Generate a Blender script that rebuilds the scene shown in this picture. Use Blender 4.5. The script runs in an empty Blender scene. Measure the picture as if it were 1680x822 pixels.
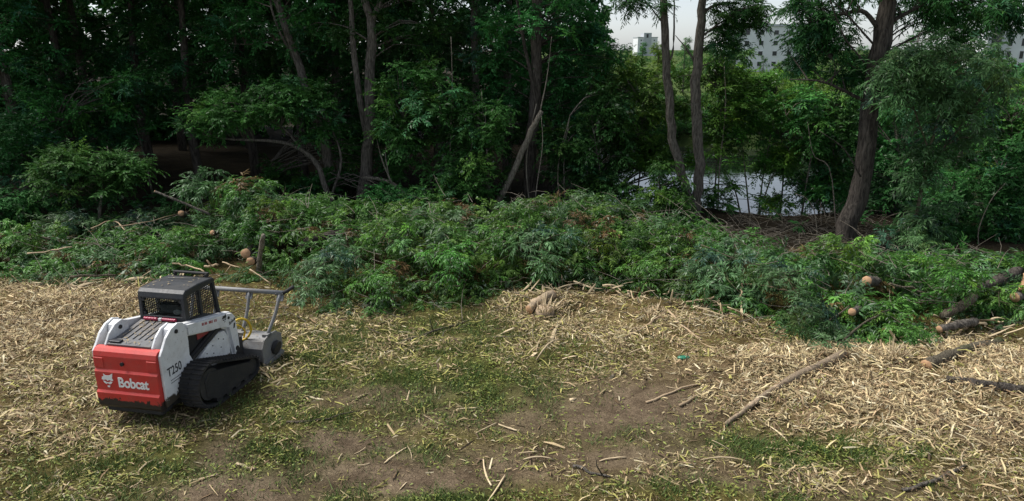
import bpy, bmesh, math
import numpy as np
from mathutils import Vector, Matrix

# ------------------------------------------------------------------ camera, sky, sun, exposure
scene = bpy.context.scene
COL = scene.collection
R = math.radians
CAM_H, PITCH, FPX = 6.5, R(16.3), 1135.0          # photo is 1680 px wide
cam_d = bpy.data.cameras.new('camera')
cam_d.sensor_width = 36.0
cam_d.lens = 36.0 * FPX / 1680.0
cam_d.clip_start = 0.1
cam_d.clip_end = 5000
cam = bpy.data.objects.new('camera', cam_d)
COL.objects.link(cam)
cam.location = (0, 0, CAM_H)
cam.rotation_euler = (R(90) - PITCH, 0, 0)
scene.camera = cam

SUN_EL, SUN_AZ = R(56), R(-72)                     # azimuth from +Y (away from the camera), clockwise to +X
world = bpy.data.worlds.new('World')
scene.world = world
world.use_nodes = True
wn = world.node_tree
sky = wn.nodes.new('ShaderNodeTexSky')
sky.sky_type = 'NISHITA'
sky.sun_disc = False
sky.sun_elevation = SUN_EL
sky.sun_rotation = SUN_AZ
sky.air_density = 1.0
sky.dust_density = 0.7
sky.ozone_density = 1.0
bg = wn.nodes['Background']
bg.inputs['Strength'].default_value = 0.082
veil = wn.nodes.new('ShaderNodeHueSaturation')      # thin cloud: the blue of the clear sky is greyed
veil.inputs['Saturation'].default_value = 0.35
wn.links.new(sky.outputs['Color'], veil.inputs['Color'])
tint = wn.nodes.new('ShaderNodeMix'); tint.data_type = 'RGBA'; tint.blend_type = 'MULTIPLY'   # white balance of the cloud veil
tint.inputs[0].default_value = 1.0; tint.inputs[7].default_value = (0.94, 0.99, 1.06, 1)
wn.links.new(veil.outputs['Color'], tint.inputs[6])
wn.links.new(tint.outputs[2], bg.inputs['Color'])

sun_d = bpy.data.lights.new('sun', 'SUN')
sun_d.energy = 3.2
sun_d.angle = R(24)
sun_d.color = (1.0, 0.96, 0.9)
sun = bpy.data.objects.new('sun', sun_d)
COL.objects.link(sun)
sdir = Vector((math.sin(SUN_AZ) * math.cos(SUN_EL), math.cos(SUN_AZ) * math.cos(SUN_EL), math.sin(SUN_EL)))
sun.rotation_euler = sdir.to_track_quat('Z', 'Y').to_euler()
sun.location = (0, 0, 60)

vs = scene.view_settings
vs.view_transform = 'Standard'
vs.look = 'None'
vs.gamma = 1.0
vs.exposure = 0.88
scene.cycles.max_bounces = 6
scene.cycles.diffuse_bounces = 3
scene.cycles.glossy_bounces = 3
scene.cycles.transmission_bounces = 4
scene.cycles.transparent_max_bounces = 6
scene.cycles.use_denoising = True
scene.cycles.sample_clamp_indirect = 6.0

rng = np.random.default_rng(7)

# ------------------------------------------------------------------ placing by surveyed sight lines
def ray(px, py):
    u = (px - 840.0) / FPX
    v = -(py - 411.0) / FPX
    return np.array([u, math.cos(PITCH) + v * math.sin(PITCH), -math.sin(PITCH) + v * math.cos(PITCH)])

def gp(px, py, z=0.0):
    d = ray(px, py)
    return np.array([0, 0, CAM_H]) + d * ((z - CAM_H) / d[2])

def at(px, py, Y):
    d = ray(px, py)
    return np.array([0, 0, CAM_H]) + d * (Y / d[1])

def ppm(p):
    return FPX / (p[1] * math.cos(PITCH) - (p[2] - CAM_H) * math.sin(PITCH))

# ------------------------------------------------------------------ numpy noise
_perm = np.random.default_rng(3).random((256, 256))
def vnoise(x, y):
    xi = np.floor(x).astype(int); yi = np.floor(y).astype(int)
    fx = x - xi; fy = y - yi
    fx = fx * fx * (3 - 2 * fx); fy = fy * fy * (3 - 2 * fy)
    a = _perm[xi & 255, yi & 255]; b = _perm[(xi + 1) & 255, yi & 255]
    c = _perm[xi & 255, (yi + 1) & 255]; d = _perm[(xi + 1) & 255, (yi + 1) & 255]
    return (a * (1 - fx) + b * fx) * (1 - fy) + (c * (1 - fx) + d * fx) * fy
def fbm(x, y, o=4):
    s = 0; a = .5
    for i in range(o):
        s = s + a * vnoise(x + 17.3 * i, y + 9.1 * i); x = x * 2.03; y = y * 2.03; a *= .5
    return s
def sstep(a, b, x):
    t = np.clip((x - a) / (b - a), 0, 1)
    return t * t * (3 - 2 * t)

# ------------------------------------------------------------------ mesh helpers
def mesh_np(name, verts, faces, colors=None, smooth=False):
    """verts (n,3); faces (m,k) array or list of such arrays"""
    me = bpy.data.meshes.new(name)
    verts = np.ascontiguousarray(verts, dtype=np.float32)
    fl = faces if isinstance(faces, list) else [faces]
    fl = [np.asarray(f, dtype=np.int32) for f in fl if len(f)]
    me.vertices.add(len(verts)); me.vertices.foreach_set('co', verts.ravel())
    idx = np.concatenate([f.ravel() for f in fl])
    tot = np.concatenate([np.full(len(f), f.shape[1], dtype=np.int32) for f in fl])
    st = np.concatenate([[0], np.cumsum(tot)[:-1]]).astype(np.int32)
    me.loops.add(len(idx)); me.loops.foreach_set('vertex_index', idx)
    me.polygons.add(len(tot)); me.polygons.foreach_set('loop_start', st); me.polygons.foreach_set('loop_total', tot)
    if smooth:
        me.polygons.foreach_set('use_smooth', np.ones(len(tot), dtype=bool))
    me.update(calc_edges=True)
    if colors is not None:
        ca = me.color_attributes.new('Col', 'FLOAT_COLOR', 'POINT')
        c4 = np.ones((len(verts), 4), dtype=np.float32); c4[:, :3] = colors
        ca.data.foreach_set('color', c4.ravel())
    return me

def link(name, me, mat, parent=None, loc=None):
    o = bpy.data.objects.new(name, me)
    COL.objects.link(o)
    if mat is not None and not me.materials:
        me.materials.append(mat)
    if parent is not None: o.parent = parent
    if loc is not None: o.location = loc
    return o

def tag(o, label=None, cat=None, group=None, kind=None):
    if label: o['label'] = label
    if cat: o['category'] = cat
    if group: o['group'] = group
    if kind: o['kind'] = kind
    return o

def empty(name, loc, label, cat, group=None, rz=0):
    o = bpy.data.objects.new(name, None)
    COL.objects.link(o)
    o.location = loc; o.rotation_euler = (0, 0, rz)
    o.empty_display_size = .2
    return tag(o, label, cat, group)

class Tubes:
    """collects tubes (list of quads) into one mesh"""
    def __init__(self): self.v = []; self.f = []; self.t = []; self.n = 0
    def add(self, path, radii, sides=7, wob=0.0, caps=True):
        path = np.asarray(path, float); m = len(path)
        radii = np.asarray(radii, float) if np.ndim(radii) else np.full(m, radii)
        tan = np.gradient(path, axis=0); tan /= np.linalg.norm(tan, axis=1)[:, None] + 1e-9
        ref = np.array([0., 0, 1]) if abs(tan[0][2]) < .9 else np.array([1., 0, 0])
        a = np.linspace(0, 2 * np.pi, sides, endpoint=False)
        rings = []
        for i in range(m):
            u = np.cross(ref, tan[i]); u /= np.linalg.norm(u) + 1e-9
            w = np.cross(tan[i], u); ref = -np.cross(u, tan[i]) if False else ref
            r = radii[i] * (1 + wob * (rng.random(sides) - .5))
            rings.append(path[i] + np.outer(np.cos(a) * r, u) + np.outer(np.sin(a) * r, w))
        self.v.append(np.concatenate(rings))
        k = np.arange(sides); k2 = (k + 1) % sides
        for i in range(m - 1):
            b = self.n + i * sides
            self.f.append(np.stack([b + k, b + k2, b + sides + k2, b + sides + k], 1))
        base = self.n; self.n += m * sides
        if caps:
            for j, c in ((0, path[0]), (m - 1, path[-1])):
                self.v.append(c[None]); ci = self.n; self.n += 1
                b = base + j * sides
                tri = np.stack([b + k2, b + k, np.full(sides, ci)], 1) if j == 0 else np.stack([b + k, b + k2, np.full(sides, ci)], 1)
                self.t.append(tri)
        return self
    def mesh(self, name, off=(0, 0, 0)):
        v = np.concatenate(self.v) - np.asarray(off)
        fs = [np.concatenate(self.f)]
        if self.t: fs.append(np.concatenate(self.t))
        return mesh_np(name, v, fs, smooth=True)

def smooth_path(pts, n):
    """Catmull-Rom through pts, n samples"""
    p = np.asarray(pts, float)
    if len(p) < 3:
        t = np.linspace(0, 1, n)[:, None]; return p[0] * (1 - t) + p[-1] * t
    q = np.vstack([2 * p[0] - p[1], p, 2 * p[-1] - p[-2]])
    out = []
    for s in np.linspace(0, len(p) - 1 - 1e-6, n):
        i = int(s); t = s - i; a, b, c, d = q[i], q[i + 1], q[i + 2], q[i + 3]
        out.append(.5 * (2 * b + (c - a) * t + (2 * a - 5 * b + 4 * c - d) * t * t + (3 * b - a - 3 * c + d) * t ** 3))
    return np.array(out)

# ------------------------------------------------------------------ materials
def new_mat(name):
    m = bpy.data.materials.new(name); m.use_nodes = True
    return m, m.node_tree, m.node_tree.nodes['Principled BSDF']

def N(nt, t, **k):
    n = nt.nodes.new(t)
    for a, b in k.items(): setattr(n, a, b)
    return n

def ramp(nt, fac, stops):
    n = N(nt, 'ShaderNodeValToRGB')
    e = n.color_ramp.elements
    while len(e) < len(stops): e.new(.5)
    for i, (p, c) in enumerate(stops):
        e[i].position = p; e[i].color = (*c, 1)
    nt.links.new(fac, n.inputs['Fac'])
    return n.outputs['Color']

def noise(nt, scale, detail=4, rough=.55, vec=None, dist=0):
    n = N(nt, 'ShaderNodeTexNoise')
    n.inputs['Scale'].default_value = scale; n.inputs['Detail'].default_value = detail
    n.inputs['Roughness'].default_value = rough; n.inputs['Distortion'].default_value = dist
    if vec is not None: nt.links.new(vec, n.inputs['Vector'])
    return n.outputs['Fac']

def objco(nt, scale=(1, 1, 1)):
    tc = N(nt, 'ShaderNodeTexCoord'); mp = N(nt, 'ShaderNodeMapping')
    mp.inputs['Scale'].default_value = scale
    nt.links.new(tc.outputs['Object'], mp.inputs['Vector'])
    return mp.outputs['Vector']

def bump(nt, bsdf, h, strength, dist=.02):
    b = N(nt, 'ShaderNodeBump'); b.inputs['Strength'].default_value = strength; b.inputs['Distance'].default_value = dist
    nt.links.new(h, b.inputs['Height']); nt.links.new(b.outputs['Normal'], bsdf.inputs['Normal'])

def mixc(nt, fac, a, b, blend='MIX'):
    n = N(nt, 'ShaderNodeMix', data_type='RGBA', blend_type=blend)
    for s, x in (('Factor', fac), ('A', a), ('B', b)):
        soc = [i for i in n.inputs if i.name == s and i.type == ('VALUE' if s == 'Factor' else 'RGBA')][0]
        if hasattr(x, 'links'): nt.links.new(x, soc)
        elif s == 'Factor': soc.default_value = x
        else: soc.default_value = (*x, 1)
    return [o for o in n.outputs if o.type == 'RGBA'][0]

def leaf_mat(name, rough=.5, trans=.2, spec=.35):
    m, nt, b = new_mat(name)
    at_ = N(nt, 'ShaderNodeAttribute', attribute_name='Col')
    oi = N(nt, 'ShaderNodeObjectInfo')
    hs = N(nt, 'ShaderNodeHueSaturation')
    mr = N(nt, 'ShaderNodeMapRange'); mr.inputs['To Min'].default_value = .8; mr.inputs['To Max'].default_value = 1.25
    mh = N(nt, 'ShaderNodeMapRange'); mh.inputs['To Min'].default_value = .485; mh.inputs['To Max'].default_value = .515
    nt.links.new(oi.outputs['Random'], mr.inputs['Value']); nt.links.new(oi.outputs['Random'], mh.inputs['Value'])
    nt.links.new(mr.outputs['Result'], hs.inputs['Value']); nt.links.new(mh.outputs['Result'], hs.inputs['Hue'])
    nt.links.new(at_.outputs['Color'], hs.inputs['Color'])
    nt.links.new(hs.outputs['Color'], b.inputs['Base Color'])
    b.inputs['Roughness'].default_value = rough
    b.inputs['Specular IOR Level'].default_value = spec
    if trans > 0:
        tr = N(nt, 'ShaderNodeBsdfTranslucent'); mx = N(nt, 'ShaderNodeMixShader'); mx.inputs[0].default_value = trans
        nt.links.new(hs.outputs['Color'], tr.inputs['Color'])
        nt.links.new(b.outputs[0], mx.inputs[1]); nt.links.new(tr.outputs[0], mx.inputs[2])
        nt.links.new(mx.outputs[0], nt.nodes['Material Output'].inputs['Surface'])
    return m

def bark_mat(name, c0, c1, sc=1.0, moss=None):
    m, nt, b = new_mat(name)
    v = objco(nt, (9 * sc, 9 * sc, 1.6 * sc))
    n1 = noise(nt, 2.2, 6, .65, v, .6)
    c = ramp(nt, n1, [(.38, c0), (.62, c1)])
    n2 = noise(nt, .9, 3, .5, objco(nt))
    c = mixc(nt, n2, c, tuple(.55 * x for x in c0), 'MIX') if False else c
    if moss:
        k = ramp(nt, n2, [(.5, (0, 0, 0)), (.7, (1, 1, 1))])
        c = mixc(nt, k, c, moss)
    nt.links.new(c, b.inputs['Base Color'])
    b.inputs['Roughness'].default_value = .9; b.inputs['Specular IOR Level'].default_value = .15
    bump(nt, b, n1, 1.0, .09)
    return m

def vcol_mat(name, rough=.85, spec=.2):
    m, nt, b = new_mat(name)
    at_ = N(nt, 'ShaderNodeAttribute', attribute_name='Col')
    n = noise(nt, 60, 2, .5, objco(nt))
    c = mixc(nt, 1.0, at_.outputs['Color'], ramp(nt, n, [(.3, (.72, .7, .68)), (.7, (1.1, 1.1, 1.1))]), 'MULTIPLY')
    nt.links.new(c, b.inputs['Base Color'])
    b.inputs['Roughness'].default_value = rough; b.inputs['Specular IOR Level'].default_value = spec
    return m

def wood_mat(name, c0, c1, sx=(3, 40, 40)):
    m, nt, b = new_mat(name)
    n1 = noise(nt, 1.5, 5, .6, objco(nt, sx))
    oi = N(nt, 'ShaderNodeObjectInfo')
    hs = N(nt, 'ShaderNodeHueSaturation')
    mr = N(nt, 'ShaderNodeMapRange'); mr.inputs['To Min'].default_value = .6; mr.inputs['To Max'].default_value = 1.15
    nt.links.new(oi.outputs['Random'], mr.inputs['Value']); nt.links.new(mr.outputs['Result'], hs.inputs['Value'])
    nt.links.new(ramp(nt, n1, [(.3, c0), (.7, c1)]), hs.inputs['Color'])
    nt.links.new(hs.outputs['Color'], b.inputs['Base Color'])
    b.inputs['Roughness'].default_value = .8; b.inputs['Specular IOR Level'].default_value = .2
    bump(nt, b, n1, .6, .01)
    return m

M = {}
M['leaf_dark'] = leaf_mat('leaf_dark', .6, .3, .15)
M['leaf_pile'] = leaf_mat('leaf_pile', .5, .3, .25)
M['bark_grey'] = bark_mat('bark_grey', (.06, .052, .043), (.21, .185, .155))
M['bark_dark'] = bark_mat('bark_dark', (.032, .027, .023), (.115, .098, .082), .8)
M['bark_pale'] = bark_mat('bark_pale', (.13, .11, .085), (.34, .3, .24), 1.4)
M['bark_moss'] = bark_mat('bark_moss', (.06, .05, .035), (.2, .17, .12), 1.5, (.09, .11, .04))
M['chip'] = vcol_mat('chip_wood', .8, .25)
M['splinter'] = wood_mat('splinter_wood', (.42, .31, .18), (.68, .56, .37))
M['peeled'] = wood_mat('peeled_wood', (.26, .18, .11), (.52, .40, .26), (30, 30, 2.5))
M['grass'] = vcol_mat('grass_blades', .6, .3)

def patchy_mat():
    m, nt, b = new_mat('patchy_bark')
    n1 = noise(nt, 2.6, 4, .6, objco(nt), .6); n2 = noise(nt, 22, 6, .65, objco(nt))
    bark = ramp(nt, n2, [(.3, (.13, .095, .06)), (.7, (.27, .205, .135))]); wood = ramp(nt, n2, [(.3, (.28, .20, .125)), (.7, (.46, .35, .23))])
    nt.links.new(mixc(nt, ramp(nt, n1, [(.46, (0, 0, 0)), (.54, (1, 1, 1))]), bark, wood), b.inputs['Base Color'])
    b.inputs['Roughness'].default_value = .85; bump(nt, b, n2, .8, .03)
    return m
M['patchy'] = patchy_mat()
def _cut_old():
    m, nt, b = new_mat('cut_wood')
    tc = N(nt, 'ShaderNodeTexCoord')
    w = N(nt, 'ShaderNodeTexNoise'); w.inputs['Scale'].default_value = 14
    nt.links.new(tc.outputs['Object'], w.inputs['Vector'])
    nt.links.new(ramp(nt, w.outputs['Fac'], [(.3, (.45, .27, .14)), (.7, (.66, .44, .26))]), b.inputs['Base Color'])
    b.inputs['Roughness'].default_value = .75
    return m
def cut_mat():
    m, nt, b = new_mat('cut_wood')
    tc = N(nt, 'ShaderNodeTexCoord'); ln = N(nt, 'ShaderNodeVectorMath', operation='LENGTH')
    nt.links.new(tc.outputs['Object'], ln.inputs[0])
    w = noise(nt, 9, 4, .6, tc.outputs['Object'])
    a1 = N(nt, 'ShaderNodeMath', operation='MULTIPLY_ADD'); a1.inputs[1].default_value = 260; nt.links.new(ln.outputs['Value'], a1.inputs[0])
    a0 = N(nt, 'ShaderNodeMath', operation='MULTIPLY'); a0.inputs[1].default_value = 9; nt.links.new(w, a0.inputs[0]); nt.links.new(a0.outputs[0], a1.inputs[2])
    si = N(nt, 'ShaderNodeMath', operation='SINE'); nt.links.new(a1.outputs[0], si.inputs[0])
    ring = ramp(nt, si.outputs[0], [(.0, (.82, .78, .72)), (.8, (1.05, 1.05, 1.05))])
    base = ramp(nt, w, [(.3, (.34, .19, .10)), (.7, (.54, .35, .20))])
    nt.links.new(mixc(nt, 1.0, base, ring, 'MULTIPLY'), b.inputs['Base Color'])
    b.inputs['Roughness'].default_value = .8
    return m
M['cut'] = cut_mat()

# ------------------------------------------------------------------ terrain
def in_pond(x, y):
    sx = sstep(1.5, 6, x) * (1 - sstep(34, 42, x))
    sy = sstep(27.8, 32.0, y + .8 * np.sin(x * .7)) * (1 - sstep(50, 55, y + 1.2 * np.sin(x * .45)))
    return sx * sy

def gz_np(x, y):
    near = 1 - sstep(24, 40, y)
    z = .16 * (fbm(x * .45, y * .45, 3) - .45) * near + .10 * (fbm(x * 1.7 + 5, y * 1.7, 3) - .45) * near
    z = z + .5 * (fbm(x * .12, y * .12, 2) - .45) * sstep(24, 34, y) * (1 - sstep(80, 200, y))
    z = z - 2.0 * in_pond(x, y)
    # low mounds of shredded wood
    for (cx, cy, rx, ry, h) in MOUNDS:
        z = z + h * np.exp(-((x - cx) / rx) ** 2 - ((y - cy) / ry) ** 2)
    return z
MOUNDS = []
def mound(px, py, rx, ry, h):
    p = gp(px, py); MOUNDS.append((p[0], p[1], rx, ry, h))
mound(900, 500, 1.2, .6, .28); mound(1460, 590, 2.6, .7, .22); mound(1640, 640, 1.6, .9, .2)
mound(150, 500, 2.0, .6, .2); mound(1290, 600, 1.4, .6, .12); mound(1090, 500, .9, .4, .15)
# ruts pressed by the tracks
mound(340, 752, .25, .45, -.12); mound(650, 790, 1.3, .28, -.05)

def gz(x, y):
    return float(gz_np(np.array([float(x)]), np.array([float(y)]))[0])

def ellipse_field(items):
    L = []
    for (px, py, rx, ry, a) in items:
        c = gp(px, py); e = gp(px, py + ry * .5); f = gp(px, py - ry * .5)
        L.append((c[0], c[1], rx / ppm(c), max(.15, abs(f[1] - e[1])), a))
    def fn(x, y):
        wx = x + .9 * (fbm(x * .9, y * .9, 3) - .47); wy = y + .9 * (fbm(x * .9 + 40, y * .9, 3) - .47)
        s = np.zeros_like(x)
        for cx, cy, rx, ry, a in L:
            s = np.maximum(s, a * np.exp(-(((wx - cx) / rx) ** 2 + ((wy - cy) / ry) ** 2) ** 1.5 * .7))
        return s
    return fn

F_mulch = ellipse_field([(60, 520, 210, 75, 1), (200, 500, 90, 45, .9), (60, 590, 200, 60, .55), (120, 690, 200, 70, .3), (470, 600, 45, 25, .8),
    (1350, 610, 240, 45, 1), (1520, 660, 260, 75, 1), (1640, 600, 120, 50, 1), (1230, 650, 110, 45, .8), (1400, 690, 170, 40, .8), (1600, 730, 160, 30, .6),
    (940, 525, 170, 42, .7), (1110, 540, 130, 40, .55), (560, 540, 130, 50, .6), (700, 560, 160, 45, .45), (1300, 780, 260, 25, .45), (1600, 790, 160, 30, .5), (950, 600, 200, 40, .28)])
F_soil = ellipse_field([(1035, 672, 160, 58, .95), (650, 786, 220, 30, 1.0), (960, 752, 260, 24, .85), (820, 775, 140, 22, .85), (560, 738, 100, 24, 1.0), (345, 750, 40, 35, .9), (370, 810, 130, 34, 1.1),
    (620, 650, 120, 20, .75), (860, 690, 90, 24, .8), (1150, 790, 170, 20, .7), (1640, 712, 130, 26, .6), (470, 640, 40, 14, .8), (700, 690, 90, 18, .6), (1100, 620, 120, 24, .5), (1400, 800, 140, 20, .5), (230, 690, 120, 18, .6)])
F_green = ellipse_field([(430, 765, 170, 50, 1), (480, 655, 70, 45, .8), (750, 620, 190, 70, .85), (1260, 742, 190, 22, 1), (640, 752, 140, 18, 1), (720, 818, 130, 22, .9), (1050, 712, 80, 16, .7),
    (540, 560, 130, 50, .75), (260, 775, 200, 55, .6), (1430, 738, 80, 16, .8), (700, 545, 220, 45, .7), (560, 700, 110, 30, .6), (1150, 805, 180, 20, .6), (500, 810, 160, 24, .8), (330, 690, 120, 30, .3), (1350, 800, 160, 20, .4), (60, 770, 140, 50, .25), (850, 640, 100, 50, .7)])

def build_ground():
    xs = np.concatenate([-np.geomspace(14, 1500, 46)[::-1], np.arange(-13.9, 13.9, .16), np.geomspace(14, 1500, 46)])
    ys = np.concatenate([-np.geomspace(6, 300, 10)[::-1], np.linspace(-5, 7.4, 14), np.arange(7.5, 24, .15), np.linspace(24.2, 60, 120), np.geomspace(61, 2500, 30)])
    X, Y = np.meshgrid(xs, ys)
    Z = gz_np(X, Y)
    v = np.stack([X.ravel(), Y.ravel(), Z.ravel()], 1)
    nx, ny = len(xs), len(ys)
    i = (np.arange(ny - 1)[:, None] * nx + np.arange(nx - 1)[None]).ravel()
    f = np.stack([i, i + 1, i + nx + 1, i + nx], 1)
    x, y = v[:, 0], v[:, 1]
    mu = F_mulch(x, y)[:, None]; so = np.minimum(1, F_soil(x, y))[:, None]; gr = F_green(x, y)[:, None]
    base = np.array([.105, .088, .032])
    c = np.tile(base, (len(v), 1))
    c = c * (1 - .75 * mu) + .75 * mu * np.array([.25, .185, .105])
    c = c * (1 - .8 * gr) + .8 * gr * np.array([.055, .085, .018])
    c = c * (1 - .9 * so) + .9 * so * np.array([.19, .148, .112])
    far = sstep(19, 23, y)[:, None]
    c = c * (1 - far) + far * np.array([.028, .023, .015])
    bank = (sstep(44, 47, y) * sstep(2, 6, x))[:, None]
    c = c * (1 - bank) + bank * np.array([.035, .06, .018])
    meadow = (sstep(58, 66, y) * sstep(4, 10, x))[:, None]
    c = c * (1 - meadow) + meadow * np.array([.06, .10, .025])
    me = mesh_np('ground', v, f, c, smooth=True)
    m, nt, b = new_mat('ground_litter')
    a = N(nt, 'ShaderNodeAttribute', attribute_name='Col')
    co = objco(nt)
    n1 = noise(nt, 3.5, 8, .7, co, .4); n2 = noise(nt, 22, 6, .7, co, 1.5)
    c1 = mixc(nt, 1.0, a.outputs['Color'], ramp(nt, n1, [(.3, (.6, .58, .55)), (.7, (1.3, 1.3, 1.25))]), 'MULTIPLY')
    c1 = mixc(nt, 1.0, c1, ramp(nt, noise(nt, .9, 5, .6, co, .8), [(.35, (.62, .58, .55)), (.62, (1.15, 1.12, 1.1))]), 'MULTIPLY')
    c2 = mixc(nt, 1.0, c1, ramp(nt, n2, [(.35, (.55, .52, .5)), (.65, (1.45, 1.45, 1.4))]), 'MULTIPLY')
    nt.links.new(c2, b.inputs['Base Color'])
    b.inputs['Roughness'].default_value = .95; b.inputs['Specular IOR Level'].default_value = .1
    bump(nt, b, n2, 1.0, .05)
    o = link('ground', me, m)
    tag(o, kind='structure')
    # pond
    wm, nt, b = new_mat('pond_water')
    b.inputs['Base Color'].default_value = (.012, .016, .012, 1)
    b.inputs['Roughness'].default_value = .03; b.inputs['IOR'].default_value = 1.9
    b.inputs['Specular IOR Level'].default_value = .6
    bump(nt, b, noise(nt, 1.2, 3, .5, objco(nt, (1, 2.5, 1))), .06, .05)
    xs = np.linspace(0, 44, 12); ys = np.linspace(26, 58, 12)
    X, Y = np.meshgrid(xs, ys); v = np.stack([X.ravel(), Y.ravel(), np.full(X.size, -.75)], 1)
    i = (np.arange(11)[:, None] * 12 + np.arange(11)[None]).ravel()
    w = link('pond_water', mesh_np('pond_water', v, np.stack([i, i + 1, i + 13, i + 12], 1)), wm)
    tag(w, kind='structure')
build_ground()

# ------------------------------------------------------------------ leaves
def leaf_quads(base, dirs, nrm, ln, wd):
    """kite shaped folded leaves -> verts (n*4,3)"""
    n = len(base)
    side = np.cross(dirs, nrm); side /= np.linalg.norm(side, axis=1)[:, None] + 1e-9
    up = np.cross(side, dirs)
    v = np.empty((n, 4, 3))
    v[:, 0] = base
    v[:, 1] = base + dirs * (ln * .42)[:, None] + side * (wd * .5)[:, None] + up * (wd * .22)[:, None]
    v[:, 2] = base + dirs * ln[:, None] - up * (ln * .10)[:, None]
    v[:, 3] = base + dirs * (ln * .42)[:, None] - side * (wd * .5)[:, None] + up * (wd * .22)[:, None]
    return v

def unit(a): return a / (np.linalg.norm(a, axis=-1, keepdims=True) + 1e-9)

def make_clump(r, twigs=14, per=12, tl=.6, ll=.13, lw=.045, droop=.6, flat=.65):
    """one leafy spray cluster around the origin, about tl in radius"""
    B, D, Nn, L, W = [], [], [], [], []
    for t in range(twigs):
        d = unit(r.normal(size=3) * np.array([1, 1, flat]) + np.array([0, 0, .25]))
        l = tl * (.55 + .6 * r.random())
        s = (np.arange(per) + r.random(per) * .7) / per
        s = .15 + .85 * s
        pos = d[None] * (l * s)[:, None]
        pos[:, 2] -= droop * l * s ** 2 * .55
        tdir = unit(np.tile(d, (per, 1)) - np.array([0, 0, 1]) * (droop * s * .9)[:, None])
        perp = unit(np.cross(tdir, np.array([0, 0, 1.])) + 1e-3)
        sg = np.where(np.arange(per) % 2 == 0, 1, -1)[:, None]
        ld = unit(tdir * .75 + perp * sg * (.55 + .3 * r.random((per, 1))) + np.array([0, 0, -1]) * droop * (.15 + .5 * r.random((per, 1))) + r.normal(size=(per, 3)) * .22)
        nn = unit(np.array([0, 0, 1.]) + r.normal(size=(per, 3)) * .45 + d * .3)
        B.append(pos); D.append(ld); Nn.append(nn)
        L.append(ll * (.6 + .7 * r.random(per))); W.append(lw * (.7 + .6 * r.random(per)))
    return leaf_quads(np.concatenate(B), np.concatenate(D), np.concatenate(Nn), np.concatenate(L), np.concatenate(W))

_cr = np.random.default_rng(11)
CL = {
    'broad': [make_clump(_cr, 15, 12, .64, .135, .056, .45, .6) for _ in range(6)],
    'willow': [make_clump(_cr, 15, 14, .62, .16, .035, .75, .7) for _ in range(6)],
    'elder': [make_clump(_cr, 13, 13, .5, .135, .042, .95, .7) for _ in range(6)],
    'far': [make_clump(_cr, 9, 6, .9, .44, .27, .4, .6) for _ in range(5)],
}

PAL = {
    'forest': ((.022, .092, .022), (.048, .150, .036)),
    'forest2': ((.032, .118, .026), (.072, .195, .042)),
    'mid': ((.045, .145, .020), (.105, .24, .036)),
    'blue': ((.050, .135, .044), (.10, .22, .078)),
    'yellow': ((.09, .18, .02), (.17, .28, .036)),
    'pile': ((.034, .115, .020), (.084, .195, .036)),
    'pileblue': ((.042, .112, .038), (.10, .195, .080)),
    'bright': ((.062, .155, .024), (.13, .245, .044)),
}

def foliage_mesh(name, pos, scl, kind, pal, off=(0, 0, 0), pale=.03, seed=0):
    """pos (n,3) clump centres, scl (n,)"""
    r = np.random.default_rng(seed + 101)
    T = CL[kind]; V = []; C = []
    a, b = np.array(PAL[pal][0]), np.array(PAL[pal][1])
    for p, s in zip(pos, scl):
        t = T[r.integers(len(T))]
        an = r.random() * 6.283; c, sn = math.cos(an), math.sin(an)
        tx, ty = r.normal(size=2) * .25
        Rm = np.array([[c, -sn, 0], [sn, c, 0], [0, 0, 1]]) @ np.array([[1, 0, tx], [0, 1, ty], [-tx, -ty, 1]])
        V.append(((t.reshape(-1, 3) * s) @ Rm.T) + p)
        n = len(t)
        k = np.clip(r.random() * .6 + r.random(n) * .5, 0, 1)[:, None]
        col = (a * (1 - k) + b * k) * (.75 + .5 * r.random((n, 1))) * math.exp(r.normal() * .22)
        if r.random() < .10: col = col * np.array([1.4, 1.15, .9])
        elif r.random() < .12: col = col * np.array([1.0, 1.0, 1.8])
        pl = r.random(n) < pale
        col[pl] = np.array([.20, .26, .17]) * (.7 + .5 * r.random((pl.sum(), 1)))
        C.append(np.repeat(col, 4, axis=0))
    V = np.concatenate(V) - np.asarray(off); C = np.concatenate(C)
    f = np.arange(len(V)).reshape(-1, 4)
    return mesh_np(name, V, f, C)

def blob(c, rad, n, r, hollow=.45):
    """n points in an ellipsoid, more towards its skin"""
    d = unit(r.normal(size=(n, 3)))
    q = hollow + (1 - hollow) * r.random(n) ** .6
    return np.asarray(c) + d * q[:, None] * np.asarray(rad)

def connectors(tb, skel, pos, r, share=.6, r0=.03):
    """thin branches from the skeleton to the clumps"""
    for p in pos:
        if r.random() > share: continue
        d = np.linalg.norm(skel - p, axis=1) + 1.2 * np.maximum(0, skel[:, 2] - p[2] + .3)
        s = skel[np.argmin(d)]
        l = np.linalg.norm(p - s)
        if l < .15: continue
        mid = s * .5 + p * .5 + np.array([0, 0, .12 * l]) + r.normal(size=3) * .06 * l
        rr = min(r0, .012 + .012 * l)
        tb.add(smooth_path([s, mid, p], 5), np.linspace(rr, .006, 5), 4, caps=False)

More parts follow.
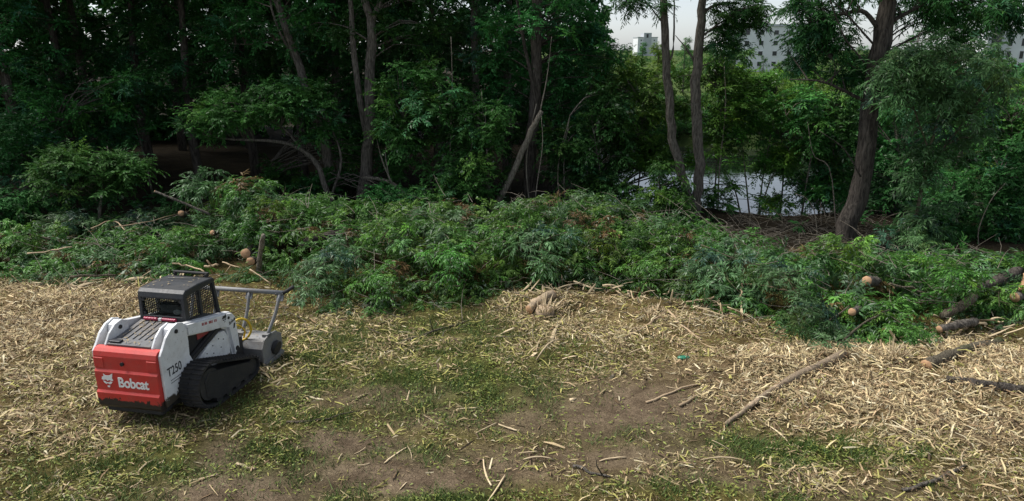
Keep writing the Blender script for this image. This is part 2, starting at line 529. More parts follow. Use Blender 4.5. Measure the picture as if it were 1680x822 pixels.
def tree_from(name, label, cat, base, stems, crowns, bark, kind, pal, group=None, pale=.03, seed=1, share=.6, leafmat='leaf_dark', fol='crown', cs=(.8, 1.25), hollow=.35):
    """stems: list of (points, radii) ; crowns: list of (centre, radii, n)"""
    r = np.random.default_rng(seed)
    e = empty(name, tuple(base), label, cat, group)
    tb = Tubes(); sk = []
    for pts, rad in stems:
        n = max(6, 3 * len(pts)); p = smooth_path(pts, n)
        p[1:-1] += r.normal(size=(n - 2, 3)) * np.interp(np.linspace(0, 1, n), [0, 1], [rad[0], rad[-1]])[1:-1, None] * .12
        rr = np.interp(np.linspace(0, 1, n), np.linspace(0, 1, len(rad)), rad)
        tb.add(p, rr, 10 if rad[0] > .1 else 5, .12); sk.append(p[n // 4:])
    sk = np.concatenate(sk)
    if crowns:
        pos = np.concatenate([blob(c, q, n, r, hollow) for c, q, n in crowns])
        scl = cs[0] + (cs[1] - cs[0]) * r.random(len(pos))
        connectors(tb, sk, pos, r, share)
    link('trunk', tb.mesh('trunk', base), M[bark], e)
    if crowns:
        link(fol, foliage_mesh(fol, pos, scl, kind, pal, base, pale, seed), M[leafmat], e)
    return e

def copy_tree(root, loc, rz, s, label, group=None):
    c = root.copy(); COL.objects.link(c)
    c.location = loc; c.rotation_euler = (0, 0, rz); c.scale = (s, s, s)
    c['label'] = label
    if group: c['group'] = group
    for ch in list(root.children):
        k = ch.copy(); COL.objects.link(k); k.parent = c
    return c

# ------------------------------------------------------------------ buildings beyond the trees
def wall_mat(name, c):
    m, nt, b = new_mat(name)
    n1 = noise(nt, .35, 5, .6, objco(nt))
    nt.links.new(ramp(nt, n1, [(.3, tuple(.86 * x for x in c)), (.7, c)]), b.inputs['Base Color'])
    b.inputs['Roughness'].default_value = .9
    return m
M['wall_white'] = wall_mat('wall_white', (.72, .73, .74))
M['wall_grey'] = wall_mat('wall_grey', (.46, .48, .5))
def plain(name, c, rough=.5, metal=0., spec=.5):
    m, nt, b = new_mat(name)
    b.inputs['Base Color'].default_value = (*c, 1); b.inputs['Roughness'].default_value = rough
    b.inputs['Metallic'].default_value = metal; b.inputs['Specular IOR Level'].default_value = spec
    return m
M['pane'] = plain('window_glass', (.02, .025, .03), .15)

def box_mesh(name, x0, x1, y0, y1, z0, z1, bev=0.0):
    bm = bmesh.new(); bmesh.ops.create_cube(bm, size=1)
    for v in bm.verts:
        v.co = Vector(((x0 + x1) / 2 + v.co.x * (x1 - x0), (y0 + y1) / 2 + v.co.y * (y1 - y0), (z0 + z1) / 2 + v.co.z * (z1 - z0)))
    if bev: bmesh.ops.bevel(bm, geom=bm.edges[:], offset=bev, segments=2, profile=.5, affect='EDGES')
    me = bpy.data.meshes.new(name); bm.to_mesh(me); bm.free()
    return me

def building(name, label, px, Y, w, h, depth, cols, rows, zc0, dz, ww, wh, mat, rz=0, tower=None):
    p = at(px, 80, Y)
    e = empty(name, (p[0], Y, 0), label, 'building', None, rz)
    link('wall', box_mesh('wall', -w / 2, w / 2, 0, depth, -2, h), M[mat], e)
    rf = link('roof', box_mesh('roof', -w / 2 - .4, w / 2 + .4, -.4, depth + .4, h + .002, h + .6), M['wall_grey'], e)
    fr = box_mesh('window', -ww / 2 - .12, ww / 2 + .12, -.08, .12, -wh / 2 - .12, wh / 2 + .12)
    gl = box_mesh('pane', -ww / 2, ww / 2, -.1, .05, -wh / 2, wh / 2)
    for x in cols:
        for k in range(rows):
            a = link('window', fr, M['wall_white'], e, (x, 0, zc0 + k * dz))
            link('pane', gl, M['pane'], a)
    if tower:
        x0, x1, z1 = tower
        link('stair_tower', box_mesh('stair_tower', x0, x1, -1.2, depth * .6, -2, z1), M['wall_grey'], e)
        a = link('window', box_mesh('stair_window', -.9, .9, -.1, .1, -1.6, 1.6), M['pane'], e, ((x0 + x1) / 2 - .3, -1.2, z1 - 2.6))
    return e
building('apartment_block', 'white apartment block with small square windows glimpsed left of the thick trunk', 1262, 205, 26, 12.4, 12,
         [-10.4, -6.4, -2.4, 1.6, 5.6, 9.6], 4, 2.2, 2.85, 1.2, 1.2, 'wall_white', R(-3))
building('apartment_block', 'white building with a grey stair tower at the right edge of the frame', 1688, 150, 17, 9.8, 10,
         [-3.6, -1.2, .4, 2.8, 5.2], 3, 2.6, 2.55, .7, 1.5, 'wall_white', R(-12), (-8.4, -4.6, 11.2))
building('tower_block', 'distant grey block with wall colour paled for haze left of the twin trunk tree', 1062, 640, 18, 15.5, 14,
         [-6, -2, 2, 6], 5, 2, 2.8, 1.1, 1.1, 'wall_white', R(8), (-4, 3, 19.5))  # grey block given light walls, the distance haze is put into their colour

# ------------------------------------------------------------------ trees and shrubs
def PC(px, py, Y, rx, ry, n, dy=None):
    c = at(px, py, Y); k = ppm(c)
    return (c, (rx / k, dy if dy else max(.7, .8 * rx / k), ry / k), n)
def base_of(px, Y):
    # base point on the ground under a sight line column px at depth Y
    z = 0.0
    for _ in range(4):
        k = Y * math.cos(PITCH) - (z - CAM_H) * math.sin(PITCH)
        x = (px - 840) / FPX * k
        z = gz(x, Y)
    return np.array([x, Y, z])
def stem(Y, pts, rad, ground=True):
    """pts: pixel list from the base up; Y or list of depths"""
    P = [at(px, py, Y if np.isscalar(Y) else Y[i]) for i, (px, py) in enumerate(pts)]
    if ground: P[0][2] = min(P[0][2], gz(P[0][0], P[0][1])) - .1
    return (P, rad)
def hero(name, label, Y, stems, crowns, bark, kind='broad', pal='forest', cat='tree', **k):
    b = np.array(stems[0][0][0]); b[2] += .1
    return tree_from(name, label, cat, b, stems, crowns, bark, kind, pal, **k)

# --- the trunks one can follow
hero('leaning_tree', 'slender grey trunk leaning left above the low spreading bough', 30,
     [stem(30, [(552, 345), (537, 255), (513, 180), (491, 110), (470, 50), (450, -15), (415, -130)], [.24, .21, .19, .17, .15, .13, .08]),
      stem(30, [(470, 60), (430, 72), (372, 72)], [.05, .035, .015], False), stem(30, [(488, 110), (450, 30), (440, -40)], [.06, .05, .03], False)],
     [PC(455, 20, 30, 110, 55, 26), PC(380, 60, 30, 70, 40, 14), PC(440, -110, 30, 150, 80, 30), PC(520, 70, 30.5, 50, 50, 8)], 'bark_grey', 'broad', 'forest', seed=21)
hero('forked_tree', 'tall grey trunk with a second stem splitting off on its left', 29,
     [stem(29, [(594, 345), (601, 265), (608, 180), (607, 100), (610, 40), (590, -25), (575, -120)], [.30, .24, .22, .2, .18, .11, .06]),
      stem(29, [(609, 45), (630, -15), (660, -110)], [.13, .1, .06], False),
      stem(29, [(604, 235), (592, 175), (583, 105), (577, 50), (574, -20)], [.12, .13, .12, .11, .08], False),
      stem(29, [(604, 66), (570, 45), (540, 38)], [.045, .03, .012], False)],
     [PC(560, 30, 29.3, 90, 45, 16), PC(670, 20, 29.5, 90, 60, 22), PC(600, -110, 29, 150, 70, 36)], 'bark_grey', 'broad', 'forest', seed=22)
hero('spreading_bough_tree', 'low spreading green bough reaching left over the dark hollow', 28,
     [stem(28, [(548, 340), (520, 270), (480, 238), (430, 231), (375, 228), (335, 222)], [.13, .1, .08, .06, .045, .02]),
      stem(28, [(505, 258), (470, 215), (430, 190)], [.05, .04, .02], False), stem(28, [(545, 320), (560, 260), (540, 200)], [.06, .05, .02], False)],
     [PC(430, 178, 28, 110, 32, 52), PC(335, 205, 28, 45, 24, 16), PC(520, 190, 28, 45, 45, 20), PC(470, 150, 28, 60, 22, 16)], 'bark_grey', 'broad', 'forest2', seed=23)
hero('twin_trunk_tree', 'twin trunk tree beside the pond with two slim grey stems', 26.4,
     [stem(26.4, [(1135, 372), (1130, 340), (1120, 290), (1104, 230), (1098, 170), (1092, 90), (1090, 0), (1086, -120)], [.26, .2, .17, .165, .16, .15, .13, .08]),
      stem(26.4, [(1138, 365), (1142, 335), (1148, 280), (1143, 200), (1141, 130), (1148, 60), (1153, 0), (1160, -120)], [.26, .21, .19, .19, .18, .17, .14, .08]),
      stem(26.4, [(1142, 105), (1126, 80), (1108, 58)], [.05, .03, .012], False), stem(26.4, [(1152, 60), (1172, 44), (1192, 30)], [.05, .03, .012], False),
      stem(26.4, [(1150, 25), (1175, 8), (1215, 5)], [.07, .05, .03], False), stem(26.4, [(1094, 105), (1104, 85), (1106, 20), (1105, -40)], [.045, .04, .03, .02], False),
      stem(26.4, [(1090, 40), (1075, 22), (1062, 5)], [.04, .03, .015], False)],
     [PC(1215, 20, 26.6, 55, 30, 20), PC(1192, 62, 26.8, 36, 32, 14), PC(1035, 2, 26.4, 28, 12, 6), PC(1090, -70, 26.4, 150, 40, 40), PC(1085, 12, 26.4, 14, 12, 3), PC(1235, 30, 26.5, 25, 18, 6)], 'bark_grey', 'willow', 'forest', seed=24)
hero('willow_tree', 'thick dark trunk leaning right with bare boughs near the pond', 22.9,
     [stem(22.9, [(1383, 408), (1400, 340), (1418, 270), (1426, 200), (1434, 140), (1447, 60), (1460, -10), (1478, -140)], [.38, .31, .29, .275, .285, .285, .24, .13]),
      stem(22.9, [(1424, 168), (1390, 152), (1350, 134), (1295, 130)], [.07, .055, .04, .012], False),
      stem(22.9, [(1355, 137), (1380, 112), (1372, 104)], [.03, .02, .01], False), stem(22.9, [(1362, 140), (1370, 118), (1368, 100)], [.025, .02, .01], False),
      stem(22.9, [(1440, 45), (1415, 18), (1375, 25), (1330, 36)], [.085, .075, .05, .018], False),
      stem(22.9, [(1460, 38), (1500, 14), (1545, -8)], [.075, .06, .04], False),
      stem(22.4, [(1418, 102), (1385, 60), (1362, 0), (1350, -40)], [.03, .026, .02, .012], False),
      stem(22.5, [(1432, 72), (1395, 30), (1368, 4)], [.035, .028, .02], False),
      stem(22.5, [(1412, 290), (1385, 245), (1345, 215)], [.03, .02, .01], False)],
     [PC(1355, 55, 23.5, 55, 38, 26), PC(1345, 5, 23.4, 60, 25, 18), PC(1420, -60, 23, 170, 50, 46), PC(1520, 10, 23.3, 70, 30, 20), PC(1605, 12, 24, 70, 26, 26), PC(1665, 18, 24, 35, 24, 12), PC(1590, 55, 25, 50, 22, 14), PC(1385, 110, 24, 55, 35, 18), PC(1320, 85, 24.5, 26, 36, 14)],
     'bark_dark', 'willow', 'forest', seed=25)
hero('sapling_willow', 'young willow with a soft feathery crown right of the thick trunk', 21.5,
     [stem(21.5, [(1478, 425), (1498, 370), (1512, 310), (1522, 255), (1540, 190), (1555, 110)], [.075, .065, .06, .05, .04, .02]),
      stem(21.5, [(1515, 300), (1550, 240), (1590, 190)], [.035, .03, .015], False), stem(21.5, [(1525, 250), (1500, 180), (1485, 130)], [.03, .025, .012], False)],
     [PC(1550, 115, 21.5, 105, 60, 42), PC(1500, 110, 21.3, 50, 35, 12), PC(1540, 210, 21.4, 60, 65, 18), PC(1465, 150, 21.5, 45, 25, 10), PC(1605, 180, 21.7, 50, 55, 12), PC(1500, 280, 21.4, 30, 35, 7), PC(1490, 385, 21.3, 45, 35, 14), PC(1530, 350, 21.3, 30, 40, 8)],
     'bark_moss', 'willow', 'blue', pale=.05, seed=26, leafmat='leaf_pile')
hero('dark_trunk_tree', 'tall dark trunk in the middle of the wood behind the leaning pole', 28.2,
     [stem(28.2, [(866, 350), (870, 280), (876, 200), (880, 100), (880, 0), (885, -140)], [.3, .26, .24, .22, .2, .12]),
      stem(28, [(882, 190), (874, 140), (860, 70), (846, -10)], [.06, .075, .07, .05], False)],
     [PC(890, 40, 28.4, 110, 60, 40), PC(870, -90, 28.4, 170, 70, 40), PC(960, 120, 28.8, 70, 80, 40), PC(830, 130, 29, 50, 60, 18), PC(935, 40, 28.6, 60, 50, 20), PC(925, 200, 29, 50, 60, 22)], 'bark_dark', 'broad', 'forest', seed=27)
hero('broken_pole', 'pale broken trunk leaning to the right behind the brush heap', 26.5,
     [stem(26.5, [(790, 372), (835, 298), (868, 222), (889, 182)], [.14, .125, .115, .08]), stem(26.5, [(882, 200), (897, 130), (905, 60)], [.03, .02, .01], False),
      stem(26.6, [(873, 345), (864, 290), (866, 240), (880, 170)], [.028, .026, .022, .016], True)],
     [], 'bark_pale', cat='trunk', seed=28)
hero('fallen_bough', 'grey fallen bough with bare twigs lying against the forked trunk', 27,
     [stem([27, 27.3, 27.6, 27.8], [(690, 345), (655, 310), (625, 295), (590, 290)], [.13, .11, .08, .04]),
      stem(27.3, [(645, 305), (628, 265), (618, 228)], [.045, .03, .01], False), stem(27.3, [(640, 300), (632, 250), (640, 235)], [.03, .02, .01], False)],
     [], 'bark_pale', cat='fallen branch', seed=29)
hero('canopy_tree', 'straight grey trunk showing only high up in the middle of the wood', 32,
     [stem(32, [(790, 330), (782, 200), (778, 70), (778, -10), (776, -140)], [.2, .18, .15, .14, .1])],
     [PC(770, 60, 32, 90, 60, 30), PC(740, -60, 32, 170, 70, 36), PC(700, 120, 32.5, 70, 60, 22)], 'bark_grey', 'broad', 'blue', seed=30)

# --- shrubs in front of the wood
hero('edge_shrub', 'rounded green shrub with a pale forked stem at the left wood edge', 25,
     [stem(25, [(155, 345), (168, 305), (178, 262), (176, 240)], [.06, .05, .035, .015]), stem(25, [(170, 300), (195, 280), (215, 262)], [.03, .02, .01], False), stem(25, [(160, 330), (120, 290), (90, 270)], [.03, .025, .012], False)],
     [PC(150, 285, 25, 85, 38, 60), PC(95, 270, 25, 40, 28, 16), PC(205, 275, 25, 32, 25, 12)], 'bark_pale', 'broad', 'forest2', cat='shrub', fol='foliage', seed=31)
SH = [  # name, label, Y, stem pixels, crowns, kind, pal
    ('understorey_shrub', 'tall leafy shrub filling the gap right of the forked trunk', 27.2, [[(722, 345), (730, 260), (742, 180)], [(718, 345), (700, 270), (670, 215)]],
     [PC(715, 190, 27.2, 80, 70, 60), PC(660, 215, 27.2, 45, 30, 18), PC(750, 270, 27, 60, 50, 26), PC(670, 130, 27.6, 60, 40, 20)], 'broad', 'forest2'),
    ('understorey_shrub', 'bushy shrub between the thin stems left of the leaning pole', 26.4, [[(772, 350), (768, 290), (775, 230)], [(806, 345), (800, 270), (796, 190)]],
     [PC(775, 290, 26.3, 55, 45, 30), PC(800, 210, 26.6, 50, 50, 24), PC(720, 320, 26, 40, 25, 14)], 'broad', 'forest2'),
    ('understorey_shrub', 'dark leafy shrub left of the pond behind the heap', 26.6, [[(990, 350), (985, 290), (975, 220)], [(930, 345), (925, 260), (935, 190)]],
     [PC(980, 260, 26.8, 55, 60, 40), PC(930, 250, 27, 40, 60, 22), PC(1000, 310, 26.3, 45, 25, 16), PC(985, 190, 27, 50, 40, 20)], 'broad', 'forest'),
    ('pond_shrub', 'yellow green bush crowding the foot of the twin trunk tree', 25.2, [[(1090, 365), (1085, 330), (1080, 300)]],
     [PC(1085, 335, 25.0, 45, 30, 26), PC(1110, 318, 25.2, 22, 18, 7), PC(1050, 345, 24.6, 35, 18, 10), PC(1100, 300, 25.4, 26, 22, 9), PC(1085, 275, 25.6, 18, 16, 5)], 'elder', 'pile'),
    ('pond_shrub', 'dark low bush at the water edge left of the thick trunk', 28.2, [[(1345, 352), (1340, 330), (1335, 310)]],
     [PC(1345, 322, 28.2, 36, 24, 22), PC(1322, 305, 29, 26, 18, 10)], 'broad', 'forest2'),
    ('pond_shrub', 'dark leafy bush hiding the left end of the pond', 28.6, [[(1000, 352), (1005, 320), (1002, 290)]],
     [PC(985, 300, 28.4, 28, 34, 16), PC(1075, 268, 28.6, 26, 12, 6), PC(1120, 262, 28.8, 36, 14, 8), PC(1240, 278, 29.6, 60, 12, 10), PC(1050, 290, 27.5, 30, 20, 2), PC(1180, 312, 28.4, 30, 16, 5), PC(1255, 322, 28.6, 40, 12, 4)], 'broad', 'mid'),
    ('pond_sapling', 'cluster of thin stems at the water edge right of the twin trunk', 29.6, [[(1236, 352), (1222, 280), (1212, 190)], [(1240, 352), (1262, 300), (1290, 250)], [(1225, 352), (1205, 310), (1190, 280)], [(1245, 354), (1252, 290), (1270, 190)]],
     [PC(1215, 190, 29.6, 50, 50, 12), PC(1270, 220, 29.6, 45, 50, 12), PC(1175, 330, 29, 25, 18, 6), PC(1270, 338, 29.4, 24, 16, 6), PC(1235, 250, 30, 40, 30, 6)], 'broad', 'mid'),
    ('pond_sapling', 'slim pale sapling standing alone in front of the dark water', 28.4, [[(1315, 350), (1330, 260), (1345, 190)], [(1330, 255), (1310, 215), (1290, 190)]],
     [PC(1335, 200, 28.4, 45, 50, 14), PC(1300, 180, 28.6, 35, 35, 8)], 'broad', 'forest2'),
    ('understorey_shrub', 'dark shrub under the young willow at the right', 24.5, [[(1560, 420), (1570, 360), (1565, 300)], [(1600, 420), (1620, 350), (1640, 290)]],
     [PC(1580, 330, 24.5, 70, 50, 40), PC(1640, 290, 24.8, 60, 60, 36), PC(1560, 390, 24, 50, 25, 14), PC(1650, 370, 24, 50, 40, 24)], 'broad', 'forest'),
    ('understorey_shrub', 'leafy green shrub below the yellow crown at the right edge', 26, [[(1670, 420), (1665, 300), (1660, 200)]],
     [PC(1660, 200, 26.5, 60, 60, 40), PC(1600, 220, 27, 60, 60, 40), PC(1690, 260, 26, 40, 60, 20)], 'broad', 'forest2'),
    ('understorey_shrub', 'shaded shrub behind the thick leaning trunk', 27.5, [[(1460, 390), (1470, 320), (1475, 250)]],
     [PC(1470, 290, 27.5, 55, 60, 34), PC(1510, 220, 28, 60, 60, 30), PC(1390, 260, 29.5, 45, 50, 22), PC(1440, 220, 28.5, 40, 60, 20)], 'broad', 'forest'),
    ('understorey_shrub', 'low dark undergrowth left of the spreading bough', 31, [[(250, 310), (235, 250), (220, 200)], [(200, 315), (160, 240), (150, 190)]],
     [PC(190, 200, 31, 60, 55, 36), PC(110, 220, 30, 70, 40, 30), PC(25, 250, 27, 60, 60, 40), PC(30, 330, 24.5, 50, 30, 20)], 'broad', 'forest'),
    ('understorey_shrub', 'mid green shrub in the shade right of the black hollow', 31.5, [[(455, 320), (450, 290), (445, 265)]],
     [PC(455, 290, 31.5, 38, 26, 16), PC(580, 240, 31, 40, 45, 20), PC(640, 270, 30, 30, 40, 14)], 'broad', 'forest2'),
    ('understorey_shrub', 'mid green shrub in the shade behind the rounded edge shrub', 29, [[(75, 330), (80, 270), (85, 220)]],
     [PC(80, 190, 29, 60, 50, 30), PC(200, 150, 30, 50, 40, 20)], 'broad', 'forest2'),
    ('understorey_shrub', 'grey green bush at the foot of the two slender trunks', 29.5, [[(520, 335), (515, 310), (505, 290)]],
     [PC(510, 305, 29, 40, 24, 16), PC(560, 300, 29.6, 35, 25, 12), PC(640, 325, 26.5, 40, 18, 12)], 'broad', 'forest'),
]
SH += [
    ('pond_tree', 'leafy young tree over the water just left of the twin trunks', 28.6, [[(1040, 350), (1050, 280), (1055, 170)]],
     [PC(1045, 185, 28.6, 55, 75, 46), PC(1010, 130, 29, 45, 40, 18), PC(1065, 245, 28.4, 40, 25, 14), PC(1000, 230, 28.4, 40, 40, 16)], 'broad', 'mid'),
    ('pond_tree', 'leafy young tree over the water just right of the twin trunks', 29.2, [[(1170, 350), (1175, 280), (1185, 150)]],
     [PC(1190, 175, 29.2, 50, 80, 46), PC(1185, 100, 29.6, 40, 40, 16), PC(1120, 150, 29.6, 28, 60, 14)], 'broad', 'mid'),
    ('pond_tree', 'leafy young tree over the pond below the white apartment block', 30, [[(1280, 352), (1285, 280), (1275, 160)]],
     [PC(1265, 175, 30, 60, 55, 42), PC(1330, 190, 30.2, 50, 70, 36), PC(1300, 260, 29.6, 60, 30, 22), PC(1240, 128, 30.4, 35, 18, 8)], 'broad', 'mid'),
    ('pond_tree', 'dark young tree filling the space left of the thick trunk', 29, [[(1375, 360), (1372, 300), (1360, 180)]],
     [PC(1370, 215, 29, 45, 80, 40), PC(1360, 300, 28.6, 40, 35, 16)], 'broad', 'forest2')]
for i, (nm, lab, Y, st, cr, kd, pl) in enumerate(SH):
    hero(nm, lab, Y, [stem(Y, s, list(np.linspace(.05, .012, len(s))), k == 0 or s[0][1] > 340) for k, s in enumerate(st)], cr,
         'bark_pale' if 'sapling' in nm else 'bark_grey', kd, pl, cat='shrub' if 'shrub' in nm else ('tree' if 'tree' in nm else 'sapling'), fol='foliage', seed=60 + i, group=None)

# --- slim bare saplings between the trunks
SAP = [(27, [(805, 345), (797, 290), (795, 230), (790, 150)], .035, 'thin pale sapling stem just left of the leaning pole'),
       (26.8, [(924, 345), (915, 290), (922, 240), (935, 190)], .03, 'thin bent sapling stem right of the dark trunk'),
       (27, [(735, 345), (738, 260), (742, 150), (740, 60)], .03, 'straight thin sapling inside the tall leafy shrub'),
       (26, [(876, 348), (880, 310), (890, 240), (888, 190)], .025, 'pale thin stem hugging the dark trunk on its right'),
       (28.5, [(1178, 345), (1180, 280), (1190, 180), (1188, 100)], .035, 'thin stem right of the twin trunk tree'),
       (24, [(1382, 330), (1362, 280), (1335, 255), (1325, 200)], .022, 'curved bare twig arching left of the thick trunk'),
       (22.5, [(1345, 392), (1337, 350), (1322, 325), (1305, 318)], .02, 'crooked bare twig rising from the dry bank'),
       (23, [(1610, 415), (1605, 380), (1625, 330), (1650, 300)], .02, 'thin bare twig crossing the shrub at the right')]
for i, (Y, pts, r0, lab) in enumerate(SAP):
    hero('bare_sapling', lab, Y, [stem(Y, pts, [r0, r0 * .9, r0 * .7, r0 * .4])], [], 'bark_pale', cat='sapling', group='thin bare stems at the wood edge', seed=90 + i)

# --- generic forest trees (a few kinds, copied)
def proto(name, kind, pal, h, cb, cr, n, bark, seed, lean=.3):
    r = np.random.default_rng(seed)
    top = np.array([lean * r.normal(), lean * r.normal(), h])
    st = [([np.array([0, 0, -.3]), np.array([.1, 0, h * .3]), top * .6, top], [.24, .2, .14, .04])]
    cr_ = []
    for k in range(9):
        t = (k + .5) / 9; z = cb + (h - cb) * t
        w = cr * (1 - (abs(t - .4) / .75) ** 2) * (.75 + .4 * r.random()); a = r.random() * 6.28
        c = np.array([math.cos(a) * w * .5, math.sin(a) * w * .5, z])
        cr_.append((c, (w * .75, w * .75, (h - cb) / 7), n // 9))
    return tree_from(name, 'x', 'tree', (0, 0, 0), st, cr_, bark, kind, pal, seed=seed, share=.35, hollow=.25)
P_tall = proto('forest_tree', 'broad', 'forest', 15, 5.0, 3.2, 150, 'bark_dark', 41)
P_full = proto('forest_tree', 'broad', 'forest', 13, 1.6, 3.0, 170, 'bark_grey', 42)
P_wil = proto('willow_tree', 'willow', 'forest2', 12, 2.0, 2.8, 150, 'bark_grey', 43)
P_low = proto('bank_tree', 'broad', 'yellow', 6.5, .6, 2.3, 100, 'bark_grey', 44)
P_shr = proto('bank_shrub', 'broad', 'forest2', 2.1, .2, 1.5, 40, 'bark_grey', 45, .1)
P_shr['category'] = 'shrub'
_used = set()
def put(P, px, Y, s, label, group=None):
    b = base_of(px, Y); rz = rng.random() * 6.28
    if P.name in _used:
        return copy_tree(P, tuple(b), rz, s, label, group)
    _used.add(P.name)
    P.location = tuple(b); P.rotation_euler = (0, 0, rz); P.scale = (s, s, s); P['label'] = label
    if group: P['group'] = group
    return P
GW = 'trees of the shaded wood'
for P, px, Y, s, lab in [
    (P_full, -70, 28, 1.0, 'full dark tree cut by the left edge of the frame'),
    (P_full, 45, 31, 1.0, 'dense dark tree behind the rounded shrub at far left'),
    (P_tall, 130, 34, 1.0, 'high crowned dark tree second from the left edge'),
    (P_full, 165, 38, 1.1, 'dark tree filling the gap left of the black hollow'),
    (P_tall, 250, 36, 1.0, 'high crowned tree over the left of the black hollow'),
    (P_tall, 330, 33, .95, 'high crowned tree over the middle of the black hollow'),
    (P_tall, 420, 37, 1.05, 'high crowned tree deep behind the spreading bough'),
    (P_tall, 500, 35, 1.0, 'high crowned tree behind the slender leaning trunk'),
    (P_tall, 300, 46, 1.1, 'dark trunk deep in the black hollow at its left'),
    (P_tall, 410, 48, 1.1, 'dark trunk deep in the black hollow at its right'),
    (P_full, 560, 36, 1.05, 'dense dark tree seen between leaning and forked trunks'),
    (P_full, 650, 34, 1.0, 'dense dark tree right behind the forked trunk'),
    (P_wil, 720, 35, 1.05, 'feathery dark tree behind the tall leafy shrub'),
    (P_full, 830, 33, 1.0, 'dense dark tree behind the leaning pale pole'),
    (P_full, 905, 36, .95, 'dense dark tree right behind the tall dark trunk'),
    (P_wil, 965, 33, .62, 'feathery tree left of the open sky above the pond')]:
    put(P, px, Y, s, lab, GW)
for P, px, Y, s, lab in [
    (P_full, 1560, 36, .62, 'dark tree behind the young willow crown'),
    (P_full, 1470, 40, .72, 'dark tree directly behind the upper thick trunk'),
    (P_low, 1660, 40, .95, 'yellow green tree beneath the white building at the right edge'),
    (P_low, 1600, 46, .95, 'yellow green tree left of the right edge building'),
    (P_full, 1730, 33, .7, 'dark tree cut by the right edge of the frame'),
    (P_wil, 1390, 62, .55, 'feathery tree seen left of the thick trunk'),
    (P_full, 1200, 92, .72, 'dark tree between twin trunk and white apartment block'),
    (P_full, 985, 60, .62, 'dark round tree under the open sky left of the twin trunks'),
    (P_wil, 1120, 110, .66, 'pale feathery tree framed between the twin trunks'),
    (P_low, 1075, 100, 1.0, 'yellow green tree left of the twin trunks across the pond'),
    (P_low, 1030, 85, .85, 'yellow green tree at the left far bank'),
    (P_low, 1180, 82, .8, 'yellow green tree right of the twin trunks across the pond'),
    (P_low, 1265, 78, .72, 'bright tree below the white apartment block'),
    (P_low, 1320, 86, .8, 'bright tree right of the white apartment block'),
    (P_full, 1345, 130, .8, 'far dark tree beside the white apartment block')]:
    put(P, px, Y, s, lab, 'trees across the pond')
for px, Y, s in [(1000, 150, .55), (1030, 170, .55), (1052, 145, .62), (1080, 150, .6), (1095, 160, .5), (1130, 150, .5), (1165, 165, .6), (1215, 150, .42), (1250, 160, .40), (1290, 150, .42), (1330, 165, .55), (1560, 120, .5), (1610, 110, .42), (1655, 118, .40), (1700, 110, .5)]:
    put(P_wil, px, Y, s, 'far rounded tree in the line before the buildings', 'far tree line before the buildings')
for px, Y, s in [(1020, 54, .8), (1065, 54, .7), (1105, 54.5, .75), (1140, 54, .7), (1175, 54.5, .75), (1210, 55, .7), (1245, 54.5, .75), (1280, 55, .7), (1310, 54.5, .8), (1015, 56, 1.1), (1050, 55.5, .8), (1085, 57, .95), (1120, 56, .8), (1155, 57, 1.0), (1190, 56.5, .8), (1225, 58, 1.0), (1260, 57, .85), (1295, 58, 1.0), (1330, 57, 1.2), (1365, 55, 1.5), (1400, 54, 1.6),
                 (1035, 66, 1.3), (1100, 67, 1.2), (1170, 68, 1.3), (1240, 68, 1.3), (1310, 68, 1.4), (1450, 52, 1.7), (1500, 50, 1.8), (1540, 54, 1.8)]:
    put(P_shr, px, Y, s, 'low green shrub in the row along the far pond bank', 'shrubs along the far pond bank')

# --- the wood behind, one dark mass
def woodland():
    r = np.random.default_rng(5); pos = []
    for i in range(1650):
        X = -66 + 74 * r.random(); Y = 50 + 12 * r.random()
        if X > .12 * Y: continue
        pos.append((X, Y, .2 + 15 * r.random() ** 1.1))
    for i in range(520):
        X = 24 + 34 * r.random(); Y = 48 + 12 * r.random()
        if X < .50 * Y: continue
        pos.append((X, Y, .3 + 4.6 * r.random() ** 1.1))
    for i in range(620):   # canopy clumps added above the view to shade the wood floor
        X = -36 + 38 * r.random(); Y = 29 + 20 * r.random()
        pos.append((X, Y, 9.5 + 6 * r.random()))
    for i in range(420):   # left flank
        pos.append((-33 - 8 * r.random(), 26 + 26 * r.random(), .3 + 14 * r.random()))
    pos = np.array(pos)
    o = link('far_woodland', foliage_mesh('far_woodland', pos, 1.1 + .5 * r.random(len(pos)), 'far', 'forest', seed=9), M['leaf_dark'])
    tag(o, 'dense shaded woodland closing the view behind the trees', 'woodland', kind='stuff')
woodland()

